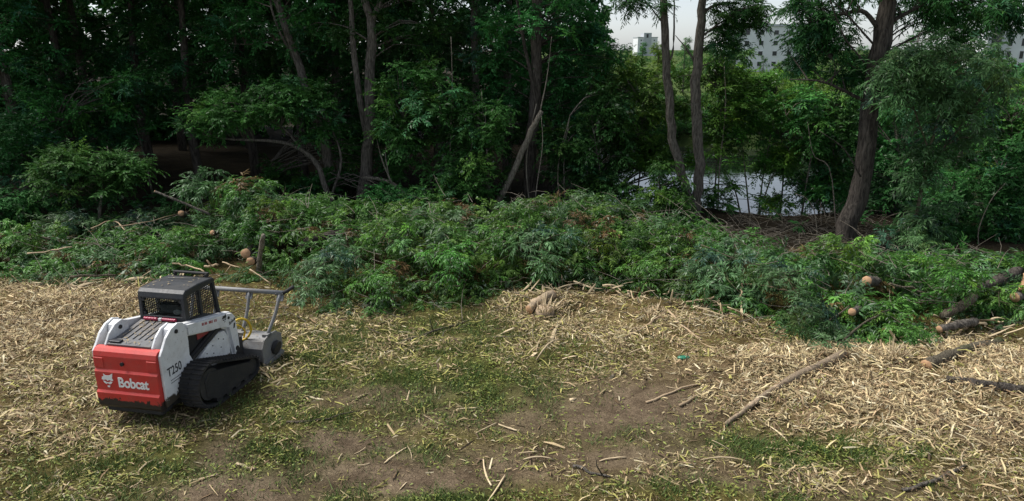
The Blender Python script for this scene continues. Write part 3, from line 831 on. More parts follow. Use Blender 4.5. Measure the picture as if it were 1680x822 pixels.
# ------------------------------------------------------------------ tracked loader with mulcher
def paint(name, c, dirt=(.05, .04, .03), dz=.0, dh=.0, rough=.35, streak=.25, film=.5):
    """worn paint: scuffs plus dried mud splashed up from below (a stain with a shape of its own)"""
    m, nt, b = new_mat(name)
    co = objco(nt)
    n1 = noise(nt, 3.2, 6, .65, co, .5); n2 = noise(nt, 26, 5, .7, co, 1)
    base = ramp(nt, n1, [(.3, tuple(x * .82 for x in c)), (.65, c)])
    spots = ramp(nt, n2, [(.60, (0, 0, 0)), (.70, (streak * 2.4, streak * 2.4, streak * 2.4))])
    col = mixc(nt, spots, base, dirt)
    dust = ramp(nt, noise(nt, 1.7, 6, .7, co, 1.2), [(.42, (0, 0, 0)), (.75, (film, film, film))])      # dried dust in blotches
    col = mixc(nt, dust, col, (.21, .175, .13))
    scr = ramp(nt, noise(nt, 1, 3, .6, objco(nt, (60, 60, 7)), .3), [(.66, (0, 0, 0)), (.69, (.5, .5, .5))])   # scratches
    col = mixc(nt, scr, col, tuple(min(.6, x * .5 + .08) for x in c))
    if dh > 0:
        sx = N(nt, 'ShaderNodeSeparateXYZ'); nt.links.new(co, sx.inputs[0])
        add = N(nt, 'ShaderNodeMath', operation='MULTIPLY_ADD'); add.inputs[1].default_value = -dh * 1.6
        nt.links.new(noise(nt, 5, 5, .7, co, .8), add.inputs[0]); nt.links.new(sx.outputs['Z'], add.inputs[2])
        mr = N(nt, 'ShaderNodeMapRange'); mr.inputs['From Min'].default_value = dz - dh * .8; mr.inputs['From Max'].default_value = dz - dh * .68
        mr.inputs['To Min'].default_value = 1; mr.inputs['To Max'].default_value = 0
        nt.links.new(add.outputs[0], mr.inputs['Value'])
        col = mixc(nt, mr.outputs['Result'], col, dirt)
    nt.links.new(col, b.inputs['Base Color'])
    b.inputs['Roughness'].default_value = rough
    rr = N(nt, 'ShaderNodeMapRange'); rr.inputs['To Min'].default_value = rough; rr.inputs['To Max'].default_value = min(1, rough + .35)
    nt.links.new(n2, rr.inputs['Value']); nt.links.new(rr.outputs['Result'], b.inputs['Roughness'])
    return m
M['m_white'] = paint('loader_white_paint', (.74, .75, .76), dz=.55, dh=.22, film=.38)
M['m_arm'] = paint('loader_arm_paint', (.76, .77, .78), streak=.25, film=.38)
M['m_red'] = paint('loader_red_paint', (.55, .034, .026), (.02, .014, .012), .53, .22, .36, .16, .24)
M['m_redside'] = paint('loader_red_cover', (.36, .03, .035), rough=.4)
M['m_black'] = paint('loader_black_plastic', (.018, .02, .024), (.09, .075, .055), rough=.5, streak=.3)
M['m_roof'] = paint('loader_cab_paint', (.020, .023, .028), (.12, .1, .08), rough=.38, streak=.2, film=.12)
M['m_dark'] = paint('loader_dark_steel', (.016, .016, .017), (.05, .04, .03), rough=.6, film=.12)
M['m_rubber'] = paint('loader_track_rubber', (.014, .014, .015), (.055, .045, .032), rough=.75, streak=.4, film=.18)
M['m_steel'] = paint('mulcher_worn_steel', (.19, .195, .2), (.06, .045, .035), rough=.45, streak=.5)
M['m_fin'] = paint('loader_grille_grey', (.13, .133, .14), (.2, .17, .13), rough=.6, streak=.4)
M['m_letter'] = plain('lettering_white', (.78, .78, .76), .5)
M['m_ink'] = plain('lettering_black', (.012, .013, .018), .5)
M['m_inkred'] = plain('lettering_red', (.30, .03, .04), .5)
M['m_tail'] = plain('tail_lamp_red', (.35, .03, .07), .2)
M['m_hose'] = plain('hose_yellow', (.62, .42, .03), .45)
M['m_chrome'] = plain('ram_rod_steel', (.5, .5, .5), .25, .9)
gm, gnt, gb = new_mat('cab_glass')
gb.inputs['Base Color'].default_value = (.75, .82, .8, 1); gb.inputs['Roughness'].default_value = .02
gb.inputs['Transmission Weight'].default_value = 1.0; gb.inputs['IOR'].default_value = 1.1
M['m_glass'] = gm

def bm_mesh(bm, name, smooth=False):
    bmesh.ops.recalc_face_normals(bm, faces=bm.faces[:])
    me = bpy.data.meshes.new(name); bm.to_mesh(me); bm.free()
    if smooth:
        for p in me.polygons: p.use_smooth = True
    return me

def prism(name, prof, x0, x1, bev=.012, seg=2):
    """profile in (y,z) pushed along x"""
    bm = bmesh.new()
    a = [bm.verts.new((x0, y, z)) for y, z in prof]
    f = bm.faces.new(a)
    g = bmesh.ops.extrude_face_region(bm, geom=[f])
    for v in [e for e in g['geom'] if isinstance(e, bmesh.types.BMVert)]: v.co.x = x1
    if bev: bmesh.ops.bevel(bm, geom=[e for e in bm.edges if len(e.link_faces) == 2 and e.calc_face_angle(0) > .5], offset=bev, segments=seg, profile=.6, affect='EDGES', clamp_overlap=True)
    return bm_mesh(bm, name)

def cyl(name, p0, p1, r, n=20, r2=None):
    t = Tubes(); p0 = np.array(p0, float); p1 = np.array(p1, float)
    bm = bmesh.new()
    d = Vector(p1 - p0); q = d.to_track_quat('Z', 'Y').to_matrix().to_4x4(); q.translation = Vector((p0 + p1) / 2)
    bmesh.ops.create_cone(bm, cap_ends=True, segments=n, radius1=r, radius2=r if r2 is None else r2, depth=d.length, matrix=q)
    return bm_mesh(bm, name)

def rod(name, pts, r, n=8, m=24):
    p = smooth_path(pts, m) if len(pts) > 2 else np.array(pts, float)
    return Tubes().add(p, r, n).mesh(name)

def text_mesh(name, body, size, extrude=.003, bold=.0, shear=0.0, space=1.0):
    c = bpy.data.curves.new(name, 'FONT'); c.body = body; c.size = size; c.extrude = extrude; c.offset = bold; c.shear = shear
    c.space_character = space; c.align_x = 'CENTER'; c.align_y = 'CENTER'
    o = bpy.data.objects.new(name, c); COL.objects.link(o)
    dg = bpy.context.evaluated_depsgraph_get()
    me = bpy.data.meshes.new_from_object(o.evaluated_get(dg)); me.name = name
    bpy.data.objects.remove(o); bpy.data.curves.remove(c)
    me.materials.clear()
    return me

def cat_mesh(name, s):
    """white wildcat head emblem built from flat plates, in x/y, thin in z"""
    polys = [[(-.50, .10), (-.42, .30), (-.28, .34), (-.30, .52), (-.12, .40), (.10, .42), (.22, .46), (.46, .62), (.40, .36), (.36, .22), (.44, .05), (.30, .02), (.10, .08), (-.02, -.02), (-.14, .10), (-.34, .04)],
             [(-.40, -.02), (-.26, -.02), (-.12, -.12), (.06, -.12), (.18, -.04), (.36, -.06), (.24, -.20), (.10, -.26), (.02, -.20), (-.08, -.20), (-.16, -.26), (-.30, -.18)],
             [(-.12, -.40), (.0, -.36), (.12, -.38), (.06, -.50), (-.06, -.50)]]
    bm = bmesh.new()
    for p in polys:
        f = bm.faces.new([bm.verts.new((x * s, y * s, 0)) for x, y in p])
        g = bmesh.ops.extrude_face_region(bm, geom=[f])
        for v in [e for e in g['geom'] if isinstance(e, bmesh.types.BMVert)]: v.co.z = .004
    bmesh.ops.triangulate(bm, faces=[f for f in bm.faces if len(f.verts) > 4])
    return bm_mesh(bm, name)

def loader():
    O = empty('tracked_loader', (-6.73, 11.06, gz(-6.4, 12.2) + .0), 'white and red tracked skid steer loader with a forestry mulcher, facing the brush', 'loader', None, -.191)
    K = lambda n, me, mat, par=None: link(n, me, M[mat], par if par is not None else O)
    # chassis
    K('chassis', prism('chassis', [(.12, .34), (.10, 1.30), (1.0, 1.46), (1.45, 1.2), (2.1, .8), (2.3, .5), (2.2, .28), (.5, .24)], -.52, .52), 'm_dark')
    # tailgate : three steps and a rounded top
    tg = K('tailgate', prism('tailgate', [(.10, .36), (-.03, .36), (-.075, .42), (-.085, .66), (-.05, .70), (-.052, 1.05), (-.02, 1.09), (-.02, 1.34), (.0, 1.42), (.05, 1.465), (.14, 1.48), (.14, .9)], -.655, .60, .012, 3), 'm_red')
    K('corner_pad', box_mesh('corner_pad', -.654, -.46, -.032, .0, 1.12, 1.31, .01), 'm_red', tg)
    K('corner_pad', box_mesh('corner_pad', .40, .599, -.032, .0, 1.12, 1.31, .01), 'm_red', tg)
    K('latch', cyl('latch', (-.08, -.05, 1.22), (-.08, .0, 1.22), .034, 16), 'm_ink', tg)
    K('bumper', box_mesh('bumper', -.58, .54, .01, .3, .25, .355, .03), 'm_dark')
    t = K('lettering', text_mesh('lettering', 'Bobcat',   .245, .004, .006, .0, .95), 'm_letter', tg)
    t.location = (.10, -.056, .865); t.rotation_euler = (R(90), 0, 0); t.scale = (.92, 1.05, 1)
    c = K('emblem', cat_mesh('emblem', .25), 'm_letter', tg); c.location = (-.40, -.056, .885); c.rotation_euler = (R(90), 0, 0)
    # engine hood with slats
    hd = K('hood', prism('hood', [(.06, 1.30), (.145, 1.485), (.30, 1.50), (1.08, 1.60), (1.08, 1.40)], -.47, .40, .008), 'm_black')
    for i in range(7):
        x = -.46 + i * .122
        sl = K('grille_slat', prism('grille_slat', [(.34, 1.497), (.34, 1.53), (1.04, 1.625), (1.04, 1.58)], x, x + .088, .006), 'm_fin', hd)
    K('hood_lip', prism('hood_lip', [(.13, 1.48), (.12, 1.515), (.32, 1.54), (.32, 1.50)], -.46, .40, .008), 'm_fin', hd)
    K('hood_handle', box_mesh('hood_handle', -.44, -.22, .15, .25, 1.525, 1.56, .012), 'm_ink', hd)
    # uprights
    for s in (-1, 1):
        sh = 0.0 if s > 0 else -.055
        X = lambda a, b: sorted((s * a + sh, s * b + sh))
        up = K('upright', prism('upright', [(.03, .42), (.03, 1.40), (.12, 1.50), (.24, 1.66), (.40, 1.77), (.58, 1.81), (.72, 1.76), (.80, 1.60), (.80, 1.36), (.78, 1.10), (.84, .98), (1.0, .90), (.86, .80), (.62, .80), (.44, .46)], *X(.605, .655), .014), 'm_white')
        K('inner_plate', prism('inner_plate', [(.10, 1.30), (.12, 1.50), (.24, 1.66), (.40, 1.77), (.58, 1.80), (.70, 1.72), (.74, 1.30)], *X(.42, .46), .012), 'm_white', up)
        K('rear_plate', box_mesh('rear_plate', *X(.462, .603), .035, .075, .8, 1.40, .008), 'm_white', up)
        K('pivot_pin', cyl('pivot_pin', (s * .40 + sh, .50, 1.68), (s * .675 + sh, .50, 1.68), .038, 16), 'm_dark', up)
        arm = K('lift_arm', prism('lift_arm', [(.38, 1.62), (.42, 1.74), (.56, 1.79), (.80, 1.70), (1.5, 1.545), (2.02, 1.44), (2.20, 1.40), (2.29, 1.30), (2.34, .90), (2.34, .54), (2.24, .44), (2.12, .46), (2.07, .80), (2.02, 1.08), (1.86, 1.17), (1.45, 1.28), (.82, 1.44), (.50, 1.52)], *X(.475, .60 if s > 0 else .59), .014), 'm_arm')
        K('outer_web', prism('outer_web', [(.83, 1.67), (1.5, 1.525), (2.02, 1.42), (2.18, 1.38), (2.27, 1.28), (2.31, .90), (2.31, .58), (2.15, .52), (2.10, .82), (2.05, 1.12), (1.86, 1.20), (1.45, 1.31), (.83, 1.47)], *X(.601, .66), .008), 'm_arm', arm)
        K('pin', cyl('pin', (s * .58 + sh, 2.05, 1.33), (s * .675 + sh, 2.05, 1.33), .028, 12), 'm_dark', arm)
        K('lower_pin', cyl('lower_pin', (s * .58 + sh, 2.22, .60), (s * .675 + sh, 2.22, .60), .05, 12), 'm_dark', arm)
        ram = K('lift_cylinder', cyl('lift_cylinder', (s * .57 + sh, .86, .95), (s * .57 + sh, 1.62, 1.20), .05, 14), 'm_dark')
        K('ram_rod', cyl('ram_rod', (s * .57 + sh, 1.60, 1.19), (s * .57 + sh, 1.95, 1.27), .026, 12), 'm_chrome', ram)
        K('side_cover', box_mesh('side_cover', *X(.522, .545), 1.20, 1.92, 1.20, 1.42, .01), 'm_redside')
        # chain case under the arm
        cc = K('chain_case', prism('chain_case', [(.88, .50), (.90, .84), (1.10, .90), (1.45, 1.06), (1.72, 1.14), (1.92, 1.10), (2.02, .95), (2.05, .70), (2.02, .45)], *X(.525, .625), .02), 'm_white')
        for i, (yy, zz) in enumerate([(1.1, .80), (1.3, .88), (1.5, .96), (1.7, 1.02), (1.85, .95), (1.5, .80), (1.75, .82)]):
            K('bolt', cyl('bolt', (s * .62 + sh, yy, zz), (s * .634 + sh, yy, zz), .012, 8), 'm_dark', cc)
        link_ = K('control_link', prism('control_link', [(.84, .93), (.86, 1.01), (1.75, 1.27), (1.80, 1.20)], *X(.63, .655), .008), 'm_dark')
        track(O, s)
    # writing on the right hand plate and arm
    def side_text(n, body, size, y, z, x, mat, bold=.002, par=None, sx=1, rx=0):
        t = K(n, text_mesh(n, body, size, .002, bold), mat, par); t.location = (x, y, z); t.rotation_euler = (R(90), 0, R(90)); t.scale = (sx, 1, 1)
        t.rotation_euler = (Matrix.Rotation(R(90), 3, 'Z') @ Matrix.Rotation(R(90), 3, 'X') @ Matrix.Rotation(rx, 3, 'Z')).to_euler()
        return t
    side_text('model_lettering', 'T250', .23, .33, 1.02, .656, 'm_ink', .003, None, .8)
    for k in range(2):
        for j in range(9 - k * 2):
            K('small_print', box_mesh('small_print', .6551, .658, .20 + j * .033, .20 + j * .033 + .02, .85 - k * .05, .867 - k * .05), 'm_ink')
    for j, w in enumerate([.03, .02, .034, .03, .0, .034, .03, .03, .0, .026, .03]):
        if w:
            yy = 1.22 + j * .042; zz = 1.515 - (yy - 1.22) * .2
            K('red_print', box_mesh('red_print', .6602, .6622, yy, yy + w, zz - .026, zz + .026), 'm_inkred')
    ce = K('arm_emblem', cat_mesh('arm_emblem', .15), 'm_ink'); ce.location = (.6602, 1.92, 1.36)
    ce.rotation_euler = (Matrix.Rotation(R(90), 3, 'Z') @ Matrix.Rotation(R(90), 3, 'X')).to_euler()
    side_text('arm_lettering', 'Bobcat', .095, 2.17, 1.22, .6602, 'm_ink', .003, None, .9, R(12))
    K('arm_mark', prism('arm_mark', [(2.17, 1.05), (2.20, 1.15), (2.26, 1.15), (2.22, 1.05)], .6602, .6622, 0), 'm_ink')
    # cab
    cab = K('cab_roof', prism('cab_roof', [(1.04, 2.02), (1.06, 2.10), (1.13, 2.145), (1.5, 2.155), (1.97, 2.13), (2.02, 2.09), (2.02, 2.04)], -.47, .47, .03, 3), 'm_roof')
    for s in (-1, 1):
        x0, x1 = sorted((s * .40, s * .466))
        K('rear_post', prism('rear_post', [(1.02, 1.45), (1.045, 2.03), (1.14, 2.03), (1.14, 1.45)], x0, x1, .012), 'm_roof', cab)
        K('front_post', prism('front_post', [(1.93, 2.05), (2.0, 2.05), (2.16, 1.0), (2.08, 1.0)], x0, x1, .012), 'm_roof', cab)
        K('middle_post', prism('middle_post', [(1.50, 1.60), (1.50, 2.04), (1.545, 2.04), (1.545, 1.60)], x0, x1, .004), 'm_roof', cab)
        K('side_panel', prism('side_panel', [(1.04, .95), (1.04, 1.62), (1.60, 1.58), (2.09, 1.40), (2.12, .95)], x0, x1, .008), 'm_roof', cab)
        bm = bmesh.new()
        def bar(y0, z0, y1, z1, w=.006):
            m_ = box_mesh('b', s * .43 - .004, s * .43 + .004, -.5, .5, -w / 2, w / 2)
            L = math.hypot(y1 - y0, z1 - z0); a = math.atan2(z1 - z0, y1 - y0)
            m_.transform(Matrix.Translation((0, (y0 + y1) / 2, (z0 + z1) / 2)) @ Matrix.Rotation(a, 4, 'X') @ Matrix.Diagonal((1, L, 1, 1)) @ Matrix.Translation((0, 0, 0)))
            bm.from_mesh(m_); bpy.data.meshes.remove(m_)
        for i in range(17):
            y = 1.15 + i * .05
            bar(y, 1.45, y, 2.05, .018)
        for i in range(10):
            z = 1.62 + i * .042
            bar(1.12, z, 2.0, z, .014)
        K('side_screen', bm_mesh(bm, 'side_screen'), 'm_black', cab)
    K('rear_sill', box_mesh('rear_sill', -.41, .41, 1.03, 1.10, 1.5, 1.69, .012), 'm_roof', cab)
    K('rear_header', box_mesh('rear_header', -.41, .41, 1.05, 1.12, 1.99, 2.06, .01), 'm_roof', cab)
    for s in (-1, 1):
        for z in (1.70, 1.985):
            K('corner_gusset', prism('corner_gusset', [(1.05, z - .0), (1.11, z - .0), (1.11, z + (.05 if z < 1.8 else -.05)), (1.05, z + (.05 if z < 1.8 else -.05))], *sorted((s * .355, s * .41)), .01), 'm_roof', cab)
    K('rear_window', box_mesh('rear_window', -.40, .40, 1.075, 1.083, 1.68, 2.0), 'm_glass', cab)
    for s in (-1, 1):
        lp = K('tail_lamp', cyl('tail_lamp', (s * .06 - .04, 1.0, 1.66), (s * .33 - .04, 1.0, 1.66), .032, 14), 'm_tail')
    K('lamp_clip', box_mesh('lamp_clip', -.07, -.01, .98, 1.03, 1.63, 1.68, .006), 'm_letter')
    K('seat', prism('seat', [(1.25, 1.05), (1.25, 1.82), (1.36, 1.84), (1.42, 1.35), (1.85, 1.30), (1.85, 1.05)], -.24, .24, .04), 'm_black', cab)
    K('cab_floor', box_mesh('cab_floor', -.40, .40, 1.05, 2.1, .95, 1.05), 'm_dark', cab)
    K('bag', blob_mesh('bag', (.24, 1.16, 1.73), (.09, .05, .05)), 'm_fin', cab)
    cab.scale = (1.03, 1.0, 1.11); cab.location = (0, 0, -1.5 * .11)
    # work light bar over the front edge of the roof
    lb = K('light_bar', box_mesh('light_bar', -.36, .40, 1.93, 2.0, 2.185, 2.225, .012), 'm_dark'); lb.location = (0, 0, .07)
    for x in (-.33, .36):
        K('bracket', box_mesh('bracket', x - .025, x + .025, 1.92, 2.0, 2.13, 2.20, .006), 'm_dark', lb)
    K('roof_rail', rod('roof_rail', [(-.30, 1.70, 2.165), (.30, 1.74, 2.165)], .008, 6), 'm_fin', lb)
    K('antenna', rod('antenna', [(.50, 2.06, 1.35), (.48, 2.02, 1.55), (.47, 1.98, 1.80)], .010, 6), 'm_dark')
    # quick attach frame
    K('attach_frame', prism('attach_frame', [(2.28, .30), (2.28, .95), (2.42, .85), (2.52, .30)], -.60, .60, .02), 'm_dark')
    mulcher(O)
    K('hydraulic_hose', rod('hydraulic_hose', [(.45, 2.25, .95), (.58, 2.45, 1.12), (.68, 2.62, 1.05), (.70, 2.72, .80), (.58, 2.70, .60), (.40, 2.62, .55)], .024, 8), 'm_hose')
    K('hydraulic_hose', rod('hydraulic_hose', [(.40, 2.25, .90), (.52, 2.48, .98), (.58, 2.66, .80), (.50, 2.72, .58)], .018, 8), 'm_hose')
    return O

def blob_mesh(name, c, r):
    bm = bmesh.new(); bmesh.ops.create_icosphere(bm, subdivisions=2, radius=1)
    rr = np.random.default_rng(4)
    for v in bm.verts: v.co = Vector((c[0] + v.co.x * r[0] * (1 + .2 * rr.random()), c[1] + v.co.y * r[1], c[2] + v.co.z * r[2] * (1 + .3 * rr.random())))
    return bm_mesh(bm, name, True)

def track(O, s):
    sh = 0.0 if s > 0 else -.055
    cx0, cx1 = (.665, 1.06) if s > 0 else (.535, .88)
    ctr = [((.76, .545), .415), ((1.0, .17), .145), ((1.9, .17), .145), ((2.14, .26), .205)]   # sprocket, rollers, front idler
    # outline as the hull of the four wheels
    pts = []
    for (y, z), r in ctr:
        for a in np.linspace(0, 2 * np.pi, 60, endpoint=False): pts.append((y + r * math.cos(a), z + r * math.sin(a)))
    pts = np.array(sorted(pts))
    def half(P):
        h = []
        for p in P:
            while len(h) >= 2 and (h[-1][0] - h[-2][0]) * (p[1] - h[-2][1]) - (h[-1][1] - h[-2][1]) * (p[0] - h[-2][0]) <= 0: h.pop()
            h.append(p)
        return h
    hull = half(list(pts))[:-1] + half(list(pts[::-1]))[:-1]
    hull = np.array(hull + [hull[0]])
    d = np.concatenate([[0], np.cumsum(np.linalg.norm(np.diff(hull, axis=0), axis=1))])
    n = 104; u = np.linspace(0, d[-1], n, endpoint=False)
    P = np.stack([np.interp(u, d, hull[:, 0]), np.interp(u, d, hull[:, 1])], 1)
    T = np.roll(P, -1, 0) - np.roll(P, 1, 0); T /= np.linalg.norm(T, axis=1)[:, None]; Nn = np.stack([T[:, 1], -T[:, 0]], 1)
    x0, x1 = sorted((s * cx0 + sh, s * cx1 + sh))
    def ring(off): return P + Nn * off
    bm = bmesh.new()
    outer = ring(0.0); inner = ring(-.035)
    vs = [[bm.verts.new((x, q[i][0], q[i][1])) for i in range(n)] for q, x in ((outer, x0), (outer, x1), (inner, x1), (inner, x0))]
    for k in range(4):
        a, b = vs[k], vs[(k + 1) % 4]
        for i in range(n): bm.faces.new((a[i], a[(i + 1) % n], b[(i + 1) % n], b[i]))
    tr = link('track', bm_mesh(bm, 'track', False), M['m_rubber'], O)
    bm = bmesh.new()
    for i in range(0, n, 2):
        q0 = P[i]; t = T[i]; nn = Nn[i]
        for xa, xb in ((x0 + .0, (x0 + x1) / 2 - .01), ((x0 + x1) / 2 + .01, x1 - .0)):
            c8 = []
            for x in (xa, xb):
                for (al, ou) in ((-.020, -.004), (.020, -.004), (.012, .028), (-.012, .028)):
                    c8.append(bm.verts.new((x, q0[0] + t[0] * al + nn[0] * ou, q0[1] + t[1] * al + nn[1] * ou)))
            for f in ((0, 1, 2, 3), (7, 6, 5, 4), (0, 4, 5, 1), (1, 5, 6, 2), (2, 6, 7, 3), (3, 7, 4, 0)): bm.faces.new([c8[j] for j in f])
    link('lugs', bm_mesh(bm, 'lugs'), M['m_rubber'], tr)
    xa = s * (cx1 - .05) + sh; xb = s * (cx0 + .05) + sh
    sp = link('sprocket', cyl('sprocket', (xb, .76, .545), (xa, .76, .545), .30, 24), M['m_dark'], O)
    link('hub', cyl('hub', (xa - s * .01, .76, .545), (xa + s * .02, .76, .545), .12, 16), M['m_dark'], sp)
    link('idler', cyl('idler', (xb, 2.14, .26), (xa, 2.14, .26), .16, 20), M['m_dark'], O)
    for y in (1.0, 1.3, 1.6, 1.9):
        link('roller', cyl('roller', (xb, y, .155), (xa, y, .155), .105, 16), M['m_dark'], O)
    link('track_frame', prism('track_frame', [(.62, .34), (.60, .66), (.74, .78), (.98, .72), (1.4, .60), (2.1, .38), (2.2, .26), (2.05, .13), (.98, .13)], *sorted((s * (cx1 - .035) + sh, s * (cx0 + .03) + sh)), .015), M['m_dark'], O)

def mulcher(O):
    K = lambda n, me, mat, par=None: link(n, me, M[mat], par if par is not None else O)
    hs = K('mulcher_housing', prism('mulcher_housing', [(2.60, .12), (2.58, .42), (2.66, .56), (2.85, .62), (3.12, .60), (3.30, .50), (3.34, .36), (3.26, .34), (2.9, .42), (2.72, .36), (2.68, .12)], -.98, .98, .012), 'm_steel')
    for s in (-1, 1):
        K('end_plate', prism('end_plate', [(2.56, .06), (2.55, .44), (2.66, .60), (2.88, .66), (3.14, .63), (3.34, .50), (3.36, .20), (3.2, .04)], *sorted((s * .985, s * 1.02)), .008), 'm_steel', hs)
        K('drive_cover', cyl('drive_cover', (s * 1.02, 3.02, .30), (s * 1.10, 3.02, .28), .15, 20), 'm_dark', hs)
        K('skid_shoe', prism('skid_shoe', [(2.6, .02), (2.6, .10), (3.3, .12), (3.36, .05), (3.2, .01)], *sorted((s * .99, s * 1.06)), .006), 'm_steel', hs)
    dr = K('cutting_drum', cyl('cutting_drum', (-.96, 3.02, .25), (.96, 3.02, .25), .16, 18), 'm_dark')
    tm = box_mesh('tooth', -.03, .03, -.03, .03, 0, .07)
    for i in range(26):
        a = i * 2.4; x = -.9 + i * .072
        t = K('tooth', tm, 'm_steel', dr); t.location = (x, 3.02 + math.cos(a) * .15, .25 + math.sin(a) * .15); t.rotation_euler = (a - math.pi / 2, 0, 0)
    K('mount_plate', box_mesh('mount_plate', -.55, .55, 2.50, 2.60, .16, .70, .01), 'm_dark', hs)
    K('rear_skirt', box_mesh('rear_skirt', -.96, .98, 2.57, 2.60, .03, .14), 'm_dark', hs)
    # pusher frame
    fb = K('pusher_bar', rod('pusher_bar', [(-1.04, 3.28, 1.46), (1.20, 3.28, 1.46)], .05, 10), 'm_steel')
    K('bar_tip', rod('bar_tip', [(1.19, 3.28, 1.46), (1.26, 3.32, 1.49), (1.34, 3.48, 1.54)], .042, 8, 8), 'm_dark', fb)
    K('bar_tip', rod('bar_tip', [(-1.03, 3.28, 1.46), (-1.10, 3.32, 1.49), (-1.18, 3.48, 1.54)], .042, 8, 8), 'm_dark', fb)
    for x, xb_ in ((1.13, .95), (.40, .36), (-.40, -.36), (-.97, -.93)):
        K('post', rod('post', [(xb_, 2.88, .60), ((x + xb_) / 2 + .02, 3.10, 1.02), (x, 3.27, 1.44)], .036, 8, 8), 'm_steel', fb)
        K('foot', box_mesh('foot', xb_ - .07, xb_ + .07, 2.80, 2.96, .58, .67, .01), 'm_steel', fb)
        K('gusset', prism('gusset', [(3.20, 1.30), (3.27, 1.42), (3.31, 1.42), (3.24, 1.28)], x - .075, x + .075, .006), 'm_steel', fb)
def debris(O):
    r = np.random.default_rng(12); V = []; C = []
    spots = [((-.42, .38), (.36, 1.0), lambda y: 1.535 + (y - .34) * .136), ((-.4, .4), (1.15, 1.9), lambda y: 2.232), ((-.9, .95), (2.66, 3.2), lambda y: .63), ((.7, 1.03), (1.0, 2.1), lambda y: .97 - (y - .76) * .355), ((-.4, .36), (.15, .33), lambda y: 1.53)]
    for (xr, yr, zf), n in zip(spots, (70, 26, 60, 26, 22)):
        for i in range(n):
            x = xr[0] + (xr[1] - xr[0]) * r.random(); y = yr[0] + (yr[1] - yr[0]) * r.random(); a = r.random() * 6.28; l = .012 + .035 * r.random() ** 2; w = .003 + .006 * r.random()
            d = np.array([math.cos(a), math.sin(a), 0]) * l; e = np.array([-math.sin(a), math.cos(a), 0]) * w; c = np.array([x, y, zf(y) + .006 + .01 * r.random()])
            V += [c - d - e, c + d * .8 - e, c + d + e, c - d * .9 + e + np.array([0, 0, .004])]; C += [np.array([.5, .4, .24]) * (.35 + .8 * r.random())] * 4
    o = link('chip_debris', mesh_np('chip_debris', np.array(V), np.arange(len(V)).reshape(-1, 4), np.array(C)), M['chip'], O)
    o['kind'] = 'stuff'
debris(loader())

# ------------------------------------------------------------------ brush heaps
_front = np.array([gp(px, py)[:2] for px, py in [(-260, 470), (0, 468), (150, 470), (230, 466), (440, 462), (495, 500), (560, 520), (640, 515), (760, 500), (870, 482), (1000, 474), (1090, 492), (1180, 516), (1290, 538), (1330, 572), (1480, 582), (1545, 548), (1640, 540), (1800, 530)]])
_front = _front[np.argsort(_front[:, 0])]
def heap_front(x): return np.interp(x, _front[:, 0], _front[:, 1])
def heap_back(x): return np.interp(x, [-22, -9, -2, 4, 6.2, 8, 12, 16], [25.5, 25.5, 25.2, 25, 24.2, 20.8, 20.6, 20.5])
def heap_h(x, y):
    f = heap_front(x); b = heap_back(x); t = (y - f) / np.maximum(.5, b - f)
    H = np.interp(x, [-20, -12, -9.5, -8, -6, -4.5, -2.5, 0, 3, 5.5, 7.5, 10, 12, 16], [.5, .5, .75, 1.2, 1.2, .95, 1.35, 1.5, 1.45, 1.05, .85, 1.05, .75, .6])
    return H * sstep(-.02, .34, t) * (1 - .35 * sstep(.62, 1.05, t)) * (.30 + 1.5 * fbm(x * .75 + 3, y * .75, 3))

def heap(name, label, x0, x1, n, palf, seed, pale=.05, extra=()):
    r = np.random.default_rng(seed)
    x = x0 + (x1 - x0) * r.random(n); f, b = heap_front(x), heap_back(x)
    y = f + (b - f) * r.random(n) ** 1.25
    z = gz_np(x, y) + heap_h(x, y) * (1 - .8 * r.random(n) ** 2.2) + .02
    pos = [tuple(q) for q in np.stack([x, y, z], 1)]
    for c, q, m in extra:
        pos += [tuple(p) for p in blob(c, q, m, r, .2)]
    pos = np.array(pos)
    pals = [palf(p, r) for p in pos]
    meshes = []; V = []; C = []
    scl = .5 + .7 * r.random(len(pos))
    nf = np.array([p[1] - heap_front(p[0]) for p in pos]); scl *= np.where(nf < .7, .75, 1)
    T = CL['elder'] + CL['willow'][:3]
    for p, s, pl in zip(pos, scl, pals):
        t = T[r.integers(len(T))]; an = r.random() * 6.283; c, sn = math.cos(an), math.sin(an); tx, ty = r.normal(size=2) * .35
        Rm = np.array([[c, -sn, 0], [sn, c, 0], [0, 0, 1]]) @ np.array([[1, 0, tx], [0, 1, ty], [-tx, -ty, 1]])
        V.append(((t.reshape(-1, 3) * s) @ Rm.T) + p); m = len(t)
        a, b = np.array(PAL[pl][0]), np.array(PAL[pl][1])
        k = np.clip(r.random() * .7 + r.random(m) * .45, 0, 1)[:, None]
        col = (a * (1 - k) + b * k) * (.75 + .5 * r.random((m, 1)))
        col *= math.exp(r.normal() * .25)
        if r.random() < .05: col = np.array([.16, .11, .045]) * (.5 + .8 * r.random((m, 1)))
        q = r.random(m) < pale * (3 if r.random() < .2 else .6); col[q] = np.array([.22, .28, .2]) * (.7 + .6 * r.random((q.sum(), 1)))
        C.append(np.repeat(col, 4, axis=0))
    V = np.concatenate(V); C = np.concatenate(C)
    o = link(name, mesh_np(name, V, np.arange(len(V)).reshape(-1, 4), C), M['leaf_pile'])
    tag(o, label, 'brush heap', None, 'stuff')
    return o
heap('brush_heap', 'wide heap of cut leafy brush behind the loader at the left', -19, -4.9, 520,
     lambda p, r: ('bright' if r.random() < .25 else 'pile') if p[0] > -7.6 and p[1] > 19.5 else ('pileblue' if r.random() < .4 else 'pile'), 201, .05,
     [PC(330, 300, 23.5, 40, 28, 12), PC(415, 320, 22.5, 55, 30, 22), PC(490, 345, 22.2, 60, 26, 16), PC(450, 370, 21, 60, 26, 14)])
